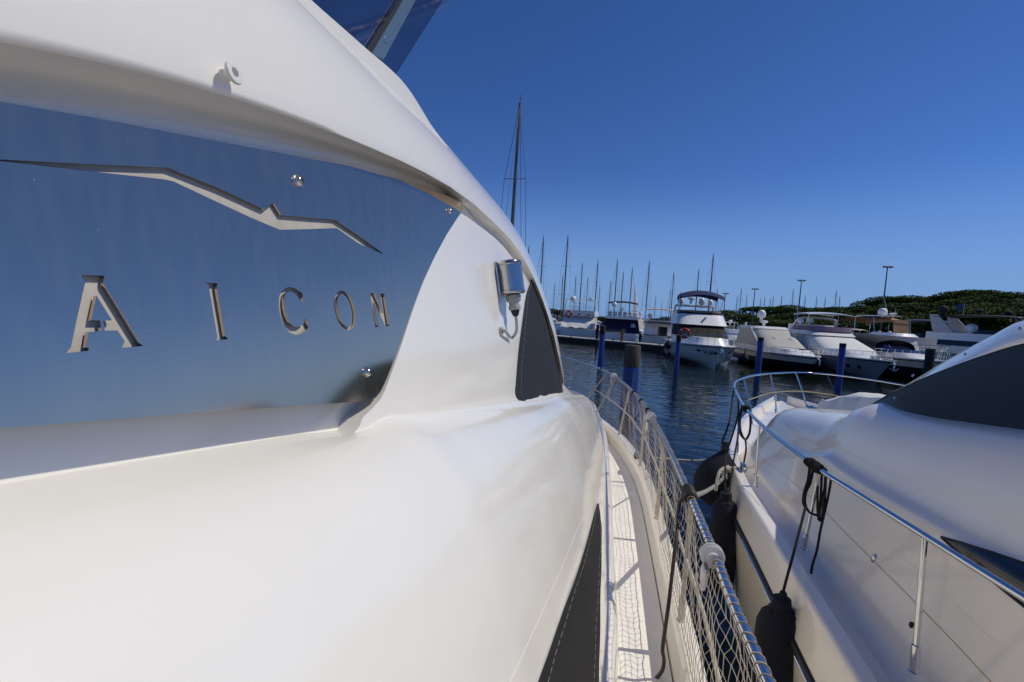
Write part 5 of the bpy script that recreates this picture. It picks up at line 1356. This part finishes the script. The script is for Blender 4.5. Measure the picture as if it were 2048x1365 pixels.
big = sail_new(); put_sail(big, 1040, 206, 22.5, rad(4), tilt=rad(0)); tag(big, "largest sailing boat mast in view, with wide crosstrees, rising behind the cabin roof", "sailing boat", "sailing boats")
NL = {1136: "tall dark mast rising just left of the radar arch with the lifebuoy boat", 1087: "tall mast between the cabin roof and the lifebuoy boat, second tallest on the left"}
for i, (px, py, s) in enumerate(left_m):
    o = sail_new(); put_sail(o, px, py, rg.uniform(14.5, 18), rad(rg.uniform(-15, 15) + (180 if i % 2 else 0)))
    tag(o, NL.get(px, "%s sailing boat mast from the left among those over the pontoon" % ORD[i]), "sailing boat", "sailing boats")
for i, (px, py) in enumerate(mid_m):
    o = sail_new(); put_sail(o, px, py, rg.uniform(15, 18), rad(rg.uniform(-15, 15)))
    tag(o, "%s mast from the left in the row behind the blue bimini cruiser" % ORD[i], "sailing boat", "sailing boats")
for i, (px, py) in enumerate(right_m):
    o = sail_new(); put_sail(o, px, py, rg.uniform(19.5, 24), rad(rg.uniform(-15, 15)), minD=0)
    tag(o, "%s thin distant mast from the left above the pine wood" % ORD[i], "sailing boat", "sailing boats")
# a hoisted white sail furled on a forestay
fsl = MB(); p = at_depth(1271, 640, 74); q = at_depth(1270, 566, 74); fsl.tube([p, p.lerp(q, .3), p.lerp(q, .7), q], [.55, .42, .18, .03], 10); solo("furled_sail", fsl, M["sail_white"], p, "slim white furled sail standing upright beside the black bimini boat", "sail")
# --- floodlight poles --------------------------------------------------
def lamp_pole(px, py, D, lab):
    top = at_depth(px, py, D); x, y = top.x, top.y; t = Thing("floodlight_pole", (x, y, .8), lab, "light pole", "floodlight poles by the pine wood")
    m = MB(); m.tube([(x, y, .8), (x, y, top.z * .5), (x, y, top.z)], [.22, .17, .11], 10); t.part("pole", m, M["pole_grey"])
    m = MB(); m.tube([(x - .9, y, top.z - .1), (x + .9, y, top.z - .1)], .06, 6); t.part("crossarm", m, M["pole_grey"])
    for k, dx in enumerate((-.8, -.25, .35, .85)):
        m = MB(); m.bbox(Vector((x + dx, y - .2, top.z + .12)), (.42, .4, .34), .06, rot=Matrix.Rotation(.5, 3, 'X')); t.part("floodlight", m, M["pole_grey"])
lamp_pole(1775, 535, 108, "tallest floodlight pole standing before the high part of the pine wood")
lamp_pole(1603, 562, 128, "middle floodlight pole rising above the low pine wood")
lamp_pole(1510, 579, 150, "shorter floodlight pole right of the blue bimini cruiser")
lamp_pole(1451, 588, 165, "farthest shortest floodlight pole at the left end of the pine wood")

# --- land and pine wood -------------------------------------------------
lm = MB(); row1 = []; row2 = []
def land_pt(px, D): x, y = world_xy(px, D); return x, y
LP = [(900, 260), (1100, 235), (1300, 205), (1450, 170), (1550, 145), (1650, 128), (1780, 112), (1900, 104), (2048, 98), (2300, 110), (2600, 180), (3300, 420)]
front = [land_pt(*q) for q in LP]; back = [land_pt(px, D + 340) for px, D in LP]
lm.loft([[Vector((x, y, -1)) for x, y in front], [Vector((x, y, .85)) for x, y in front], [Vector((x, y, 1.1)) for x, y in back]])
land = make_obj("ground", lm, M["land"], smooth=False); tag(land, "low dark bank of land under the pines", "ground", kind="structure")
PROF = [(1080, 612), (1115, 615), (1140, 622), (1200, 630), (1300, 633), (1390, 630), (1440, 622), (1480, 612), (1525, 607), (1600, 606), (1650, 610), (1690, 606), (1730, 602), (1760, 592), (1800, 586), (1840, 587), (1880, 590), (1920, 578), (1965, 572), (2010, 579), (2048, 584), (2110, 612), (2200, 646), (2300, 680), (2400, 702)]
def front_D(px): return interp(LP, px)
crown_v = []; crown_f = []
def tree_template(seed, nleaf):
    rg = np.random.default_rng(seed); V = []
    # umbrella pine: several flat leaf pads, each a squashed dome of small leaf faces
    pads = [(0, 0, 0, 1.0)] + [(rg.uniform(-.75, .75), rg.uniform(-.75, .75), rg.uniform(-.34, .10), rg.uniform(.30, .52)) for _ in range(8)]
    w = np.array([p[3] ** 2 for p in pads]); w /= w.sum(); tri = []
    for k in range(nleaf):
        p = pads[rg.choice(len(pads), p=w)]
        a = rg.uniform(0, 2 * np.pi); r = np.sqrt(rg.uniform(0, 1)); up = rg.uniform(0, 1) ** .5
        hgt = np.sqrt(max(0, 1 - r * r))
        c = np.array([p[0] + p[3] * r * np.cos(a), p[1] + p[3] * r * np.sin(a), p[2] + p[3] * .30 * hgt * (up if rg.uniform() < .88 else -.25 * up)])
        s = rg.uniform(.028, .062); u = rg.normal(size=3); u[2] *= .16; u /= np.linalg.norm(u); v = rg.normal(size=3); v[2] *= .16; v -= u * v.dot(u); v /= np.linalg.norm(v)
        tri.append([c + u * s, c - u * s * .6 + v * s * .8, c - u * s * .6 - v * s * .8])
    return np.array(tri)
TPL = [tree_template(k, 4200) for k in range(4)]
allv = []; trunks = MB(); rg = np.random.default_rng(4)
def add_tree(x, y, top, R, base=.9):
    t = TPL[rg.integers(0, 4)]; a = rg.uniform(0, 6.283); c, s = np.cos(a), np.sin(a)
    q = t.copy(); xx = q[..., 0] * c - q[..., 1] * s; yy = q[..., 0] * s + q[..., 1] * c
    q[..., 0] = xx * R + x; q[..., 1] = yy * R + y; q[..., 2] = q[..., 2] * R * 1.1 + top - R * .46
    allv.append(q)
    trunks.tube([(x, y, base - .3), (x + .3 * math.sin(a), y, base + (top - base) * .5), (x, y, top - R * .3)], [.4, .32, .2], 5)
for px in [1085 + 6.2 * k for k in range(58)]:      # thin far belt on the left
    D = front_D(px) + rg.uniform(4, 60); py = interp(PROF, px) + rg.uniform(-1, 7); p = at_depth(px, py, D); add_tree(p.x, p.y, max(4.0, p.z), rg.uniform(3.0, 4.8))
px = 1436
while px < 2430:
    for row_ in range(5):
        D = front_D(px) + 5 + row_ * 12 + rg.uniform(-4, 4); q = px + rg.uniform(-14, 14)
        py = interp(PROF, q) + rg.uniform(-1, 5) + (4 - row_) * (7 + rg.uniform(0, 9)); p = at_depth(q, py, D)
        if p.z < 4: continue
        add_tree(p.x, p.y, max(5.0, p.z), rg.uniform(4.2, 7.8))
    px += 26 * (front_D(px) and 1)
V = np.concatenate(allv).reshape(-1, 3)
def leaf_mat():
    m = bpy.data.materials.new("pine_needles"); m.use_nodes = True; nt = m.node_tree; N = nt.nodes; L = nt.links; p = N["Principled BSDF"]; p.inputs["Roughness"].default_value = .75; p.inputs["Specular IOR Level"].default_value = .15
    g = N.new("ShaderNodeTexCoord"); n = N.new("ShaderNodeTexNoise"); n.inputs["Scale"].default_value = .16; n.inputs["Detail"].default_value = 5; L.new(g.outputs["Object"], n.inputs["Vector"])
    c = N.new("ShaderNodeValToRGB"); c.color_ramp.elements[0].position = .33; c.color_ramp.elements[0].color = (.034, .058, .010, 1); c.color_ramp.elements[1].position = .7; c.color_ramp.elements[1].color = (.105, .145, .026, 1)
    L.new(n.outputs["Fac"], c.inputs["Fac"]); L.new(c.outputs["Color"], p.inputs["Base Color"]); return m
me = bpy.data.meshes.new("pine_wood"); nf = len(V) // 3
me.vertices.add(len(V)); me.vertices.foreach_set("co", V.astype(np.float32).ravel()); me.loops.add(len(V)); me.loops.foreach_set("vertex_index", np.arange(len(V), dtype=np.int32))
me.polygons.add(nf); me.polygons.foreach_set("loop_start", np.arange(0, len(V), 3, dtype=np.int32)); me.polygons.foreach_set("loop_total", np.full(nf, 3, dtype=np.int32)); me.update(); me.validate()
me.materials.append(leaf_mat()); wood = bpy.data.objects.new("pine_wood", me); COL.objects.link(wood)
tag(wood, "dense dark green wood of umbrella pines along the far shore", "wood", kind="stuff")
mat("bark", (.045, .033, .025), .9, var=.2); tr = make_obj("tree_trunks", trunks, M["bark"], wood, smooth=True); tr["kind"] = "stuff"
